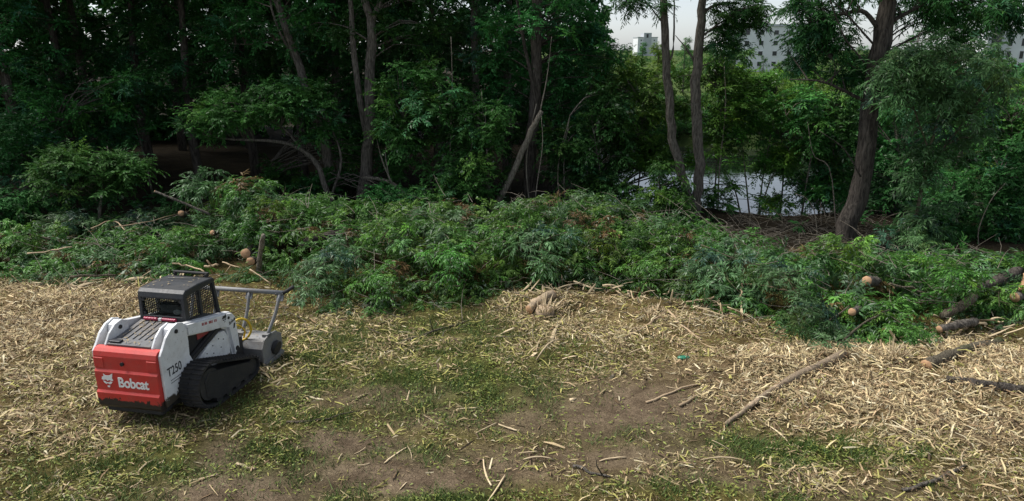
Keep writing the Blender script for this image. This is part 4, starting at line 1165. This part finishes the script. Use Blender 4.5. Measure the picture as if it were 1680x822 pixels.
heap('brush_heap', 'long central heap of cut leafy brush between loader and twin trunk tree', -4.9, 5.4, 570,
     lambda p, r: ('bright' if r.random() < .22 else ('pileblue' if r.random() < .25 else 'pile')), 202, .06,
     [PC(735, 350, 23.5, 35, 14, 8), PC(960, 350, 24, 60, 18, 12), PC(1070, 355, 24, 40, 25, 12)])
heap('brush_heap', 'heap of cut willow brush with sawn logs at the right', 5.4, 17, 470,
     lambda p, r: 'pile' if r.random() < .55 else ('bright' if r.random() < .25 else 'pileblue'), 203, .05,
     [PC(1400, 425, 20.5, 70, 12, 8)])

# dim ground cover at the wood edge and dry twigs on the bank
def cover():
    r = np.random.default_rng(33); pos = []
    while len(pos) < 260:
        x = -24 + 46 * r.random(); y = 23.5 + 7.5 * r.random()
        if in_pond(np.array([x]), np.array([y]))[0] > .08: continue
        if 6 < x < 13 and 21 < y < 27 and r.random() < .8: continue
        if -13.5 < x < -8.8 and y > 26.5: continue
        pos.append((x, y, gz(x, y) + .05 + .3 * r.random()))
    pos = np.array(pos)
    o = link('undergrowth', foliage_mesh('undergrowth', pos, .5 + .35 * r.random(len(pos)), 'broad', 'forest', seed=4), M['leaf_dark'])
    tag(o, 'low shaded undergrowth on the wood floor behind the heaps', 'undergrowth', None, 'stuff')
    tb = Tubes()
    for i in range(1100):
        if i < 420: c = gp(1160 + 300 * r.random(), 352 + 52 * r.random())
        else: c = np.array([-14 + 28 * r.random(), 15 + 9 * r.random(), 0])
        z = gz(c[0], c[1]) + (float(heap_h(np.array([c[0]]), np.array([c[1]]))[0]) if c[1] > heap_front(c[0]) and c[1] < heap_back(c[0]) else 0)
        a = r.random() * 6.28; l = .3 + 1.1 * r.random() ** 2
        d = np.array([math.cos(a), math.sin(a), .1 + .5 * r.random() ** 2]) * l
        p = np.array([c[0], c[1], z + .02 + (.25 * r.random() if i >= 420 and heap_front(c[0]) < c[1] < heap_back(c[0]) else 0)])
        tb.add(smooth_path([p, p + d * .5 + r.normal(size=3) * .06, p + d], 4), np.linspace(.012, .004, 4), 3, caps=False)
    o = link('dry_twigs', tb.mesh('dry_twigs'), M['bark_pale']); tag(o, 'tangle of dry brown twigs over the bank and heaps', 'twigs', None, 'stuff')
cover()

# ------------------------------------------------------------------ logs and cut ends
def log(name, label, p0, p1, r0, r1, bark='bark_grey', cuts=(True, True), bend=.04, cat='log', group=None, stubs=0, seed=0):
    r = np.random.default_rng(seed + 500)
    p0 = np.array(p0, float); p1 = np.array(p1, float); L = np.linalg.norm(p1 - p0)
    mid = (p0 + p1) / 2 + r.normal(size=3) * np.array([1, 1, .3]) * bend * L
    n = 16; P = smooth_path([p0, mid, p1], n); P[1:-1] += r.normal(size=(n - 2, 3)) * r0 * .10; P[:, 2] = np.maximum(P[:, 2], gz_np(P[:, 0], P[:, 1]) + np.linspace(r0, r1, n) * .55); rr = np.linspace(r0, r1, n) * (1 + .22 * (r.random(n) - .5))
    e = empty(name, tuple(p0), label, cat, group)
    tb = Tubes().add(P, rr, 12, .16, caps=True)
    for k in range(stubs):
        q = P[2 + (k * 3) % 11]; d = unit(r.normal(size=3) + np.array([0, 0, .8])); l = .12 + .25 * r.random()
        tb.add([q, q + d * l], [r0 * .3, r0 * .22], 6)
    link('bark', tb.mesh('bark', p0), M[bark], e)
    for c, a, b, rad in ((cuts[0], P[0], P[1], rr[0]), (cuts[1], P[-1], P[-2], rr[-1])):
        if not c: continue
        d = unit(a - b)
        t = Tubes().add([a - d * .01, a + d * .012], [rad * 1.01, rad * .93], 14, .14)
        link('cut_end', t.mesh('cut_end', p0), M['cut'], e)
    return e

def heap_top(p):
    x, y = np.array([p[0]]), np.array([p[1]])
    return gz(p[0], p[1]) + (float(heap_h(x, y)[0]) * .9 if heap_front(p[0]) < p[1] < heap_back(p[0]) else 0)
def on_heap(px, py, lift=.05):
    """first hit of the sight line with ground or heap"""
    d = ray(px, py); t = np.arange(7.0, 40, .04)
    P = np.array([0, 0, CAM_H]) + d * t[:, None]
    x, y = P[:, 0], P[:, 1]
    top = gz_np(x, y) + np.where((heap_front(x) < y) & (y < heap_back(x)), heap_h(x, y) * .9, 0)
    hit = np.nonzero(P[:, 2] < top + lift)[0]
    return P[hit[0] if len(hit) else -1]
def on(px, py, lift=0.0):
    """point of the ground (or heap top) under a sight line"""
    p = gp(px, py)
    for _ in range(3):
        p = gp(px, py, gz(p[0], p[1]) + lift)
    return p
log('peeled_log', 'long half peeled log lying diagonally on the pale mulch', on(1190, 696, .03), on(1385, 580, .06), .035, .095, 'patchy', (False, True), .04, stubs=6, seed=1)
log('sawn_log', 'bark covered log with an orange sawn face on the mulch edge', on(1520, 600, .05), on(1640, 560, .06), .115, .10, 'bark_moss', (True, False), .03, seed=2)
log('sawn_log', 'dark log half buried in mulch at the right edge', on(1552, 626, .02), on(1705, 646, .05), .085, .105, 'bark_dark', (False, True), .02, seed=3)
log('sawn_log', 'short pale ended log below the grey mossy log', on_heap(1541, 540, .25), on_heap(1600, 527, .25), .085, .10, 'bark_grey', (True, False), .03, seed=4)
def cutlog(label, px, py, Y, dx, dy, dz, r, bark='bark_grey', name='sawn_log', **k):
    p = on_heap(px, py, .34); h = unit(np.array([p[0], p[1], 0])); sd = np.array([h[1], -h[0], 0]); l = math.hypot(dx, dy)
    return log(name, label, p, p + h * l * .92 + sd * dx * .35 + np.array([0, 0, min(dz, -.12 * l) if dz < .3 else dz]), r, r * .9, bark, (True, False), .02, **k)
cutlog('round sawn log end poking from the middle of the right heap', 1398, 512, 16.6, .35, 1.3, -.25, .085, seed=5)
cutlog('thick pinkish sawn end on top of the right heap', 1422, 461, 18.4, .9, 1.0, -.35, .125, seed=6)
cutlog('round sawn end at the right edge of the frame', 1665, 488, 17.2, 1.2, 1.0, -.1, .12, seed=7)
cutlog('upright orange sawn piece at the right edge above the round end', 1678, 478, 17.3, .05, .15, .42, .10, 'cut', seed=8)
cutlog('upper of two sawn logs stacked behind the loader cab', 403, 416, 19.2, 1.5, 1.3, .15, .14, 'bark_dark', seed=9)
cutlog('lower of two sawn logs stacked behind the loader cab', 411, 429, 18.9, 1.4, 1.1, -.2, .13, 'bark_dark', seed=10)
cutlog('pinkish sawn stub on top of the left heap', 297, 350, 21.5, .6, .8, -.35, .12, seed=11)
cutlog('small sawn stub low in the left heap', 348, 382, 20.5, .4, .8, -.2, .09, seed=12)
log('cut_pole', 'thin pole with pale sawn tip rising from the left heap', at(254, 314, 22.6), at(345, 352, 22.6), .032, .045, 'bark_grey', (True, False), .03, cat='pole', stubs=4, seed=13)
log('cut_pole', 'short pale upright pole beside the stacked sawn logs', on(425, 452), at(432, 385, 18.9), .085, .065, 'bark_pale', (False, False), .02, cat='pole', seed=14)
log('mossy_log', 'grey mossy log slanting across the right heap', on_heap(1548, 518, .3), on_heap(1600, 484, .34), .10, .12, 'bark_moss', (False, False), .03, seed=15)
log('fallen_log', 'dark fallen trunk lying behind the right heap', on_heap(1590, 482, .12), on_heap(1672, 445, .18), .12, .14, 'bark_dark', (False, False), .02, seed=16)
log('fallen_log', 'dark fallen trunk half hidden behind the stacked sawn logs', at(500, 398, 20.2), at(590, 380, 21.6), .22, .18, 'bark_dark', (False, False), .02, seed=17)

# bare sticks and boughs
STICKS = [([(1095, 508), (1115, 530), (1150, 556)], .045, .02, 'forked pale stick sticking out below the central heap'),
    ([(1092, 512), (1060, 535), (1020, 556)], .05, .03, 'crooked pale branch running left from the heap edge'),
    ([(1122, 497), (1172, 487)], .035, .03, 'straight pale stick pointing right at the heap edge'),
    ([(1216, 465), (1260, 470), (1300, 480)], .03, .02, 'thin grey stick on the front of the right heap'),
    ([(1217, 465), (1216, 490)], .03, .03, 'short pale stub hanging from the right heap'),
    ([(1070, 452), (1110, 435), (1190, 432)], .02, .01, 'arching grey twig over the left of the right heap'),
    ([(1330, 415), (1390, 430), (1440, 452)], .025, .015, 'long green twig across the top of the right heap'),
    ([(1150, 402), (1210, 425), (1300, 452)], .03, .018, 'slanting green bough behind the arching grey twig'),
    ([(1460, 465), (1500, 475), (1545, 492)], .045, .03, 'grey bough lying right of the thick pinkish end'),
    ([(1475, 493), (1540, 498)], .025, .018, 'thin pale stick below the grey bough'),
    ([(1345, 540), (1370, 520), (1395, 500)], .04, .025, 'pale bough left of the round sawn end'),
    ([(1375, 565), (1420, 530), (1460, 508)], .04, .02, 'long bough slanting up right of the round sawn end'),
    ([(1545, 565), (1575, 545), (1600, 530)], .05, .03, 'pale crooked root beside the short log'),
    ([(1620, 548), (1650, 530), (1700, 532)], .05, .03, 'brown crooked bough at the right edge'),
    ([(1575, 572), (1640, 575), (1700, 580)], .04, .03, 'straight pale pole lying over the mulch edge'),
    ([(45, 416), (80, 412), (118, 405)], .035, .025, 'pale grey stick on the left heap near the frame edge'),
    ([(115, 455), (150, 452), (190, 452)], .06, .04, 'pale short bough at the front of the left heap'),
    ([(190, 372), (260, 360), (320, 343)], .03, .015, 'long thin stick crossing the top of the left heap'),
    ([(150, 375), (185, 362), (205, 378)], .035, .02, 'grey forked stick in the middle of the left heap'),
    ([(283, 432), (310, 436), (335, 446)], .035, .03, 'pale stick just behind the cab light bar'),
    ([(336, 437), (358, 435)], .045, .05, 'short peeled stick right behind the cab roof'),
    ([(365, 430), (395, 440)], .03, .025, 'straight pale stick leading to the sawn logs'),
    ([(410, 442), (445, 465)], .03, .02, 'thin stick leaning in front of the upright pole'),
    ([(660, 560), (700, 548), (770, 525)], .05, .025, 'long brown branch on the grass below the central heap'),
    ([(470, 692), (530, 688), (590, 674)], .03, .015, 'thin long twig right of the rear track'),
    ([(1060, 660), (1110, 640), (1165, 625)], .035, .02, 'long thin stick left of the peeled log'),
    ([(1115, 665), (1160, 642), (1205, 628)], .04, .02, 'second thin stick nearest the peeled log'),
    ([(1480, 805), (1530, 790), (1585, 762)], .045, .03, 'dark crooked branch at the lower right'),
    ([(940, 765), (965, 775), (1000, 782)], .04, .025, 'dark stick on bare soil at the bottom middle'),
    ([(975, 575), (1010, 595), (1030, 615)], .02, .012, 'curved thin twig in the chips left of the peeled log')]
for i, (pts, r0, r1, lab) in enumerate(STICKS):
    P = [on_heap(a, b, .04) for a, b in pts]
    P = [q if q[1] < heap_front(q[0]) + .25 else on_heap(a, b, .3) for q, (a, b) in zip(P, pts)]
    b0 = P[0].copy(); n = 8; path = smooth_path(P, n) if len(P) > 2 else np.linspace(P[0], P[1], n)
    rr = np.random.default_rng(700 + i); path[1:-1] += rr.normal(size=(n - 2, 3)) * .015
    path[:, 2] = np.maximum(path[:, 2], gz_np(path[:, 0], path[:, 1]) + np.linspace(r0, r1, n) * .6)
    tb = Tubes().add(path, np.linspace(r0, r1, n) * .72 * (1 + .3 * (rr.random(n) - .5)), 7, .2)
    for k in range(rr.integers(0, 3)):
        q = path[rr.integers(2, n - 1)]; dd = unit(rr.normal(size=3) + np.array([0, 0, .4])); l = .15 + .3 * rr.random()
        tb.add([q, q + dd * l * .6 + rr.normal(size=3) * .02, q + dd * l], [r1 * .6, r1 * .45, r1 * .25], 4)
    brown = any(w in lab for w in ('dark', 'brown', 'bough', 'twig'))
    o = link('stick', tb.mesh('stick', b0), M['bark_grey' if 'dark' in lab else ('bark_moss' if brown else 'peeled')], None, tuple(b0))
    tag(o, lab, 'stick')

# ------------------------------------------------------------------ leafy cut branches on the heaps
def branch_proto(kind, pal, seed):
    r = np.random.default_rng(seed)
    e = empty('cut_branch', (0, 0, 0), 'x', 'cut branch')
    L = 1.9
    P = smooth_path([(0, 0, 0), (.5, .06, .22), (1.1, -.05, .30), (L, .08, .05)], 10)
    tb = Tubes().add(P, np.linspace(.032, .008, 10), 6, .1)
    pos = []
    for k in range(15):
        t = .25 + .75 * r.random(); q = P[int(t * 9)]
        d = r.normal(size=3) * np.array([.3, .42, .16]); pos.append(q + d)
        tb.add([q, q + d], [.01, .004], 4, caps=False)
    link('stem', tb.mesh('stem'), M['bark_moss'], e)
    link('foliage', foliage_mesh('foliage', np.array(pos), .55 + .35 * r.random(len(pos)), kind, pal, pale=.07, seed=seed), M['leaf_pile'], e)
    return e
BP = [branch_proto('elder', 'pile', 301), branch_proto('willow', 'pileblue', 302), branch_proto('elder', 'bright', 303)]
BR = [(0, 40, 400, 200, 'leafy cut branch on the left heap beside the frame edge'), (1, 110, 385, 250, 'bluish cut branch on the left heap above the pale grey stick'),
      (1, 230, 372, 230, 'bluish cut branch on the left heap under the thin pole'), (0, 300, 400, 260, 'leafy cut branch directly above the cab roof'),
      (2, 460, 350, 300, 'bright green cut branch above the stacked sawn logs'), (0, 360, 350, 240, 'leafy cut branch at the peak of the left heap'),
      (1, 545, 450, 240, 'bluish cut branch hanging at the left front of the central heap'), (0, 620, 470, 265, 'leafy cut branch drooping over the front of the central heap above the long brown branch'),
      (2, 640, 400, 250, 'bright cut branch high on the left of the central heap'), (0, 740, 430, 280, 'leafy cut branch in the centre of the central heap'),
      (0, 830, 385, 260, 'leafy cut branch below the leaning pale pole'), (1, 900, 420, 250, 'pale leaved cut branch in the middle right of the central heap'),
      (2, 1000, 400, 290, 'bright cut branch on the right part of the central heap'), (0, 1060, 440, 270, 'leafy cut branch where the central and right heaps meet'),
      (1, 1180, 450, 260, 'bluish willow branch hanging at the left front of the right heap'), (1, 1290, 480, 250, 'bluish willow branch in the middle of the right heap'),
      (1, 1350, 540, 275, 'bluish willow branch touching the pale mulch in front'), (0, 1470, 540, 290, 'leafy cut branch left of the short pale ended log'),
      (2, 1400, 418, 270, 'bright cut branch at the foot of the thick leaning trunk'), (2, 1640, 500, 250, 'bright cut branch below the round sawn end at the right edge'),
      (0, 1560, 470, 230, 'leafy cut branch in front of the dark fallen trunk at right')]
_bu = set()
for k, px, py, az, lab in BR:
    p = on_heap(px, py, .1); rz = R(az) + rng.normal() * .25
    P = BP[k]
    if k in _bu: P = copy_tree(P, tuple(p), rz, 1.0, lab)
    _bu.add(k)
    P.location = tuple(p - np.array([math.cos(rz), math.sin(rz), 0]) * 1.0 + np.array([0, 0, .02])); P.rotation_euler = (rng.normal() * .2, .1 * rng.normal(), rz); P['label'] = lab
    s = .85 + .3 * rng.random(); P.scale = (s, s, s); P['group'] = 'leafy branches cut and thrown on the heaps'

# ------------------------------------------------------------------ shredded wood on the ground
def chips():
    r = np.random.default_rng(77)
    N0 = 630000
    Y = 8.4 + 11.6 * r.random(N0) ** 1.1; X = (r.random(N0) * 2 - 1) * (Y * .80 + 1.0)
    mu, so, gr = F_mulch(X, Y), F_soil(X, Y), F_green(X, Y)
    patch = fbm(X * 1.3 + 9, Y * 1.3, 4)
    d = (.25 + 1.3 * mu) * (1 - .82 * np.minimum(1, so)) * (1 - .55 * gr) * np.maximum(.12 + 1.5 * sstep(.36, .6, patch), (.25 + 1.1 * sstep(.34, .52, fbm(X * 3.1, Y * 3.1 + 8, 3))) * mu)
    d *= 1 - sstep(.3, 1.4, Y - heap_front(X))
    # pressed away under the tracks of the loader
    keep = r.random(N0) < d * .66
    X, Y, mu, gr, so = X[keep], Y[keep], mu[keep], gr[keep], so[keep]
    n = len(X); print('chips', n)
    L = np.clip(np.exp(r.normal(-2.98, .64, n)) * (1 + .4 * mu), .015, .36); W = np.clip(L * (.06 + .20 * r.random(n) ** 2.5), .004, .03)
    big = r.random(n) < .012 + .02 * mu; L[big] = .16 + .3 * r.random(big.sum()); W[big] = .012 + .03 * r.random(big.sum())
    az = r.random(n) * 6.283; tilt = r.normal(size=n) * (.14 + .26 * mu); roll = r.normal(size=n) * .5
    z = gz_np(X, Y) + .008 + np.abs(r.normal(size=n)) * (.012 + .055 * mu)
    dv = np.stack([np.cos(az) * np.cos(tilt), np.sin(az) * np.cos(tilt), np.sin(tilt)], 1)
    sv = np.stack([-np.sin(az) * np.cos(roll), np.cos(az) * np.cos(roll), np.sin(roll)], 1)
    up = np.cross(dv, sv)
    c = np.stack([X, Y, z], 1); bend = (r.normal(size=n) * .12 * L)[:, None]
    lh = (L / 2)[:, None]; wh = (W / 2)[:, None]
    v = np.empty((n, 6, 3))
    e0 = .35 + .6 * r.random((n, 1)); e1 = .15 + .7 * r.random((n, 1))
    v[:, 0] = c - dv * lh + sv * wh * e0; v[:, 1] = c - dv * lh * (.85 + .2 * r.random((n, 1))) - sv * wh * e0
    v[:, 2] = c + up * bend + sv * wh + dv * lh * .1; v[:, 3] = c + up * bend - sv * wh
    v[:, 4] = c + dv * lh + sv * wh * e1; v[:, 5] = c + dv * lh * (.8 + .25 * r.random((n, 1))) - sv * wh * e1
    pal = np.array([[.66, .54, .30], [.60, .46, .26], [.50, .36, .21], [.46, .43, .13], [.30, .20, .11], [.16, .11, .065], [.74, .65, .43]])
    w = np.stack([.26 + .3 * mu, .2 + .1 * mu, .1 + .1 * mu, .40 * (1 - mu) + .6 * F_green(X, Y), .20 + 0 * mu, .20 - .08 * mu + .1 * so, .08 + .16 * mu], 1)
    w = np.cumsum(w / w.sum(1, keepdims=True), 1); k = (r.random(n)[:, None] > w).sum(1)
    col = pal[np.clip(k, 0, 6)] * (.42 + .72 * r.random((n, 1))) * (.78 + .25 * mu[:, None])
    sm = (L < .075) & ~big                                   # short bits are single flakes, long ones bend
    v4 = v[sm][:, [0, 1, 5, 4]]; v6 = v[~sm]; n4, n6 = len(v4), len(v6)
    f4 = np.arange(n4 * 4).reshape(-1, 4); i = n4 * 4 + np.arange(n6)[:, None] * 6
    f = np.concatenate([f4, i + np.array([0, 1, 3, 2]), i + np.array([2, 3, 5, 4])])
    vv = np.concatenate([v4.reshape(-1, 3), v6.reshape(-1, 3)]); cc = np.concatenate([np.repeat(col[sm], 4, axis=0), np.repeat(col[~sm], 6, axis=0)])
    o = link('wood_chips', mesh_np('wood_chips', vv, f, cc), M['chip'])
    tag(o, 'carpet of shredded pale wood chips over the clearing', 'wood chips', None, 'stuff')
    # torn green leaf litter
    N0 = 90000
    Y = 8.6 + 10.5 * r.random(N0); X = (r.random(N0) * 2 - 1) * (Y * .80 + 1.0)
    g = F_green(X, Y); t = fbm(X * 1.7 + 30, Y * 1.7, 4)
    kp = r.random(N0) < (.13 + .5 * g) * (.3 + 1.4 * sstep(.36, .58, t)) * (1 - .9 * np.minimum(1, F_soil(X, Y))) * (1 - .7 * F_mulch(X, Y)); X, Y = X[kp], Y[kp]; n = len(X)
    az = r.random(n) * 6.283
    d = unit(np.stack([np.cos(az), np.sin(az), .2 * r.normal(size=n)], 1)); nn = unit(np.array([0, 0, 1.]) + .4 * r.normal(size=(n, 3)))
    v = leaf_quads(np.stack([X, Y, gz_np(X, Y) + .012 + .03 * r.random(n)], 1), d, nn, .04 + .07 * r.random(n), .015 + .02 * r.random(n))
    col = np.array([.13, .17, .035]) * (.5 + r.random((n, 1))) + np.array([.12, .10, .02]) * r.random((n, 1)) ** 2
    o = link('leaf_litter', mesh_np('leaf_litter', v.reshape(-1, 3), np.arange(n * 4).reshape(-1, 4), np.repeat(col, 4, axis=0)), M['grass'])
    tag(o, 'torn green leaf scraps strewn over the clearing', 'leaf litter', None, 'stuff')
    # short grass
    N0 = 400000
    Y = 8.5 + 9.5 * r.random(N0) ** 1.2; X = (r.random(N0) * 2 - 1) * (Y * .80 + 1.0)
    g = F_green(X, Y); t = fbm(X * 2.6 + 3, Y * 2.6, 4)
    kp = r.random(N0) < (.05 + 1.0 * g) * sstep(.36, .58, t) * (1 - .9 * np.minimum(1, F_soil(X, Y))); X, Y = X[kp], Y[kp]; n = len(X)
    h = .045 + .095 * r.random(n); lx = r.normal(size=n) * .6 * h; ly = r.normal(size=n) * .6 * h; a = r.random(n) * 6.28; w = .003 + .005 * r.random(n)
    z = gz_np(X, Y)
    v = np.empty((n, 3, 3))
    v[:, 0] = np.stack([X - np.cos(a) * w, Y - np.sin(a) * w, z - .005], 1); v[:, 1] = np.stack([X + np.cos(a) * w, Y + np.sin(a) * w, z - .005], 1)
    v[:, 2] = np.stack([X + lx, Y + ly, z + h], 1)
    k = r.random((n, 1)); col = (np.array([.045, .095, .02]) * (1 - k) + np.array([.11, .17, .035]) * k)
    o = link('grass', mesh_np('grass', v.reshape(-1, 3), np.arange(n * 3).reshape(-1, 3), np.repeat(col, 3, axis=0)), M['grass'])
    tag(o, 'short green grass in patches between the wood chips', 'grass', None, 'stuff')
chips()

def splinter_mesh(L, W, T, seed, ragged=.3):
    r = np.random.default_rng(seed); n = 6
    xs = np.linspace(-L / 2, L / 2, n); bend = r.normal() * .06 * L; by = r.normal() * .05 * L
    V = []; 
    for i, x in enumerate(xs):
        t = i / (n - 1); w = W * (.62 + .38 * math.sin(math.pi * (.1 + .8 * t))) * (.7 + .6 * r.random()); h = T * (.6 + .5 * r.random())
        cz = bend * (1 - (2 * t - 1) ** 2); cy = by * (1 - (2 * t - 1) ** 2)
        jx = (lambda: r.normal() * ragged * W) if i in (0, n - 1) else (lambda: 0)
        V += [(x + jx(), cy - w / 2, cz), (x + jx(), cy + w / 2, cz + T * .1), (x + jx(), cy + w * .3, cz + h), (x + jx(), cy - w * .35, cz + h * .9)]
    F = []
    for i in range(n - 1):
        for k in range(4): F.append((i * 4 + k, i * 4 + (k + 1) % 4, i * 4 + 4 + (k + 1) % 4, i * 4 + 4 + k))
    F += [(3, 2, 1, 0), tuple((n - 1) * 4 + k for k in range(4))]
    return mesh_np('splinter', np.array(V), np.array(F))
def splinter(px0, py0, px1, py1, w, label, group=None, T=.02, mat='splinter'):
    a, b = on_heap(px0, py0, .02), on_heap(px1, py1, .02); L = float(np.linalg.norm(b - a))
    q = np.linspace(a, b, 9); up = max(0, float((gz_np(q[:, 0], q[:, 1]) - q[:, 2]).max())) + .012; a = a + np.array([0, 0, up]); b = b + np.array([0, 0, up])
    me = splinter_mesh(L, w * (.95 if w > .085 else .55), T * .7, int(px0 + py0), .6)
    o = link('wood_splinter', me, M[mat], None, tuple((a + b) / 2))
    d = Vector(b - a); o.rotation_euler = (0, -math.asin(max(-1, min(1, d.z / max(L, 1e-6)))), math.atan2(d.y, d.x))
    return tag(o, label, 'splinter', group)
for s in [(938, 656, 1006, 617, .10, 'large pale split slab right of the middle of the clearing', .04), (1256, 697, 1296, 731, .06, 'long pale sliver below the peeled log', .02),
          (632, 760, 668, 735, .06, 'pale sliver standing out on grass at the bottom middle', .02), (668, 733, 676, 755, .03, 'short sliver crossing the pale one at the bottom middle', .02),
          (800, 825, 828, 782, .06, 'thick pale sliver cut by the bottom edge', .03), (793, 755, 806, 798, .06, 'curved pale sliver above the bottom edge', .025),
          (818, 698, 850, 708, .07, 'short broad pale sliver in the dark soil centre', .03), (780, 712, 815, 695, .05, 'sliver left of the short broad one', .02),
          (695, 682, 726, 698, .04, 'thin pale sliver above the grass strip in the middle', .02), (830, 595, 880, 580, .09, 'broad pale bark strip below the central heap', .03),
          (880, 592, 925, 560, .08, 'pale strip joining the broad bark strip', .03), (905, 560, 922, 525, .09, 'pale standing slab left of the crooked branch', .03),
          (870, 520, 905, 505, .12, 'pinkish torn slab at the shredded stump', .04), (860, 755, 910, 756, .05, 'pale sliver flat on the soil at the bottom middle', .02),
          (850, 745, 880, 742, .04, 'thin sliver left of the flat one on soil', .02), (984, 758, 1025, 752, .05, 'pale crooked sliver on the soil right of bottom middle', .025),
          (1580, 765, 1590, 735, .05, 'pale upright sliver at the lower right beside the dark branch', .02), (1150, 757, 1230, 761, .04, 'long flat sliver on the bare track at lower right', .02),
          (85, 683, 95, 668, .07, 'pale sliver left of the loader tailgate', .02), (215, 800, 235, 785, .06, 'pale sliver on grass at the lower left', .02),
          (895, 545, 880, 575, .05, 'upright pale sliver beside the shredded stump', .02), (1380, 690, 1430, 700, .06, 'pale sliver lying on the right mulch', .02),
          (1030, 582, 1080, 566, .05, 'thin sliver left of the green scrap', .02), (560, 600, 600, 590, .05, 'pale sliver on the grass before the central heap', .02)]:
    splinter(*s[:6], None, s[6])
ZONES = [('pale splinter scattered over the mulch left of the loader', 0, 500, 150, 640, 34, .05), ('pale splinter scattered on the mulch at the right', 1330, 585, 1680, 720, 60, .055),
         ('small splinter on the grass in the middle of the clearing', 520, 540, 850, 700, 40, .04), ('splinter in the litter below the shredded stump', 860, 495, 1080, 600, 60, .05),
         ('splinter on the strip of ground along the bottom edge', 500, 720, 1200, 815, 36, .045), ('splinter on the ground in the lower left corner', 20, 690, 420, 815, 24, .045),
         ('splinter in the litter at the foot of the right heap', 1090, 500, 1320, 640, 34, .05), ('splinter on the ground in the lower right corner', 1250, 720, 1670, 815, 28, .05)]
SPM = [splinter_mesh(.22 + .04 * i, .03 + .006 * (i % 4), .012, 900 + i, .5) for i in range(10)]
_rz = np.random.default_rng(55)
for lab, x0, y0, x1, y1, n, w in ZONES:
    for i in range(int(n * .37)):
        p = on_heap(x0 + (x1 - x0) * _rz.random(), y0 + (y1 - y0) * _rz.random(), .03)
        o = link('wood_splinter', SPM[_rz.integers(10)], M['splinter'], None, tuple(p))
        o.rotation_euler = (_rz.normal() * .3, _rz.normal() * .22, _rz.random() * 6.28); s = .4 + .75 * _rz.random() ** 2; o.scale = (s, s, s)
        tag(o, lab, 'splinter', lab.replace('splinter', 'splinters', 1))

# torn pieces leaning along the front of the brush
for (fx0, fx1, n, lab) in ((.2, 3.0, 46, 'torn pale piece leaning at the brush front near the shredded stump'), (3.0, 6.2, 40, 'torn pale piece leaning at the brush front below the right heap'), (8.5, 13.5, 40, 'torn pale piece heaped beside the sawn logs at the right'), (-14, -9.5, 30, 'torn pale piece at the front of the left brush heap')):
    for i in range(n):
        x = fx0 + (fx1 - fx0) * _rz.random(); y = float(heap_front(x)) - .55 + .9 * _rz.random()
        o = link('wood_splinter', SPM[_rz.integers(10)], M['splinter' if _rz.random() < .7 else 'patchy'], None, (x, y, gz(x, y) + .04 + .16 * _rz.random()))
        o.rotation_euler = (_rz.normal() * .6, _rz.normal() * .5, _rz.random() * 6.28); q = .7 + 1.1 * _rz.random() ** 1.5; o.scale = (q, q * (.8 + .9 * _rz.random()), q)
        tag(o, lab, 'splinter', lab.replace('piece', 'pieces', 1))

# shredded stumps
def stump(label, px, py, R0, H0, seed, n=110):
    r = np.random.default_rng(seed); p = on(px, py); V = []; F = []; k = 0
    e = empty('shredded_stump', tuple(p), label, 'stump')
    for i in range(n):
        a = r.random() * 6.28; q = 1.25 * R0 * r.random() ** .6; h = H0 * (.12 + .85 * r.random() ** 2) * (1 - .4 * q / R0); w = .012 + .03 * r.random() ** 2
        c = np.array([math.cos(a) * q, math.sin(a) * q, -.08]); lean = np.array([math.cos(a), math.sin(a), 0]) * h * (.5 + 1.2 * r.random() * q / R0) + r.normal(size=3) * .03
        t = np.array([-math.sin(a), math.cos(a), 0]); o = np.array([math.cos(a), math.sin(a), 0])
        for z, s_ in ((0, 1), (.6, .8), (1, .15)):
            cc = c + lean * z + np.array([0, 0, (h + .08) * z])
            V += [cc + t * w * s_, cc + o * w * .4 * s_, cc - t * w * s_, cc - o * w * .4 * s_]
        for j in range(2):
            for m in range(4): F.append((k + j * 4 + m, k + j * 4 + (m + 1) % 4, k + j * 4 + 4 + (m + 1) % 4, k + j * 4 + 4 + m))
        F.append(tuple(k + 8 + m for m in range(4))); k += 12
    tw = link('torn_wood', mesh_np('torn_wood', np.array(V), np.array(F)), M['splinter'], e); tw['kind'] = 'stuff'
    tb = Tubes().add([(0, 0, -.3), (0, 0, -.10), (0, 0, -.04)], [R0 * 1.0, R0 * .9, R0 * .6], 12, .3); link('root_collar', tb.mesh('root_collar'), M['patchy'], e)
stump('low shredded stump at the foot of the central heap', 893, 500, .30, .30, 1, 60)
log('torn_log', 'short torn reddish log lying on the shredded stump', on(868, 508, .12), on(908, 486, .2), .10, .13, 'patchy', (True, True), .05, seed=31)
stump('torn stump in the mulch at the far left', 180, 505, .30, .34, 2)
stump('torn stump splinters at the front of the right heap', 1465, 582, .24, .40, 3)
stump('small torn stump left of the central heap behind the mulcher', 505, 478, .2, .36, 4, 70)
stump('torn stump under the crooked pale branch', 1075, 512, .22, .3, 5)

# green plastic scrap
p = on(1122, 589); o = link('plastic_scrap', blob_mesh('plastic_scrap', (0, 0, .03), (.13, .08, .04)), plain('green_plastic', (.02, .16, .09), .35), None, tuple(p))
tag(o, 'small crumpled green plastic scrap on the chips', 'litter')
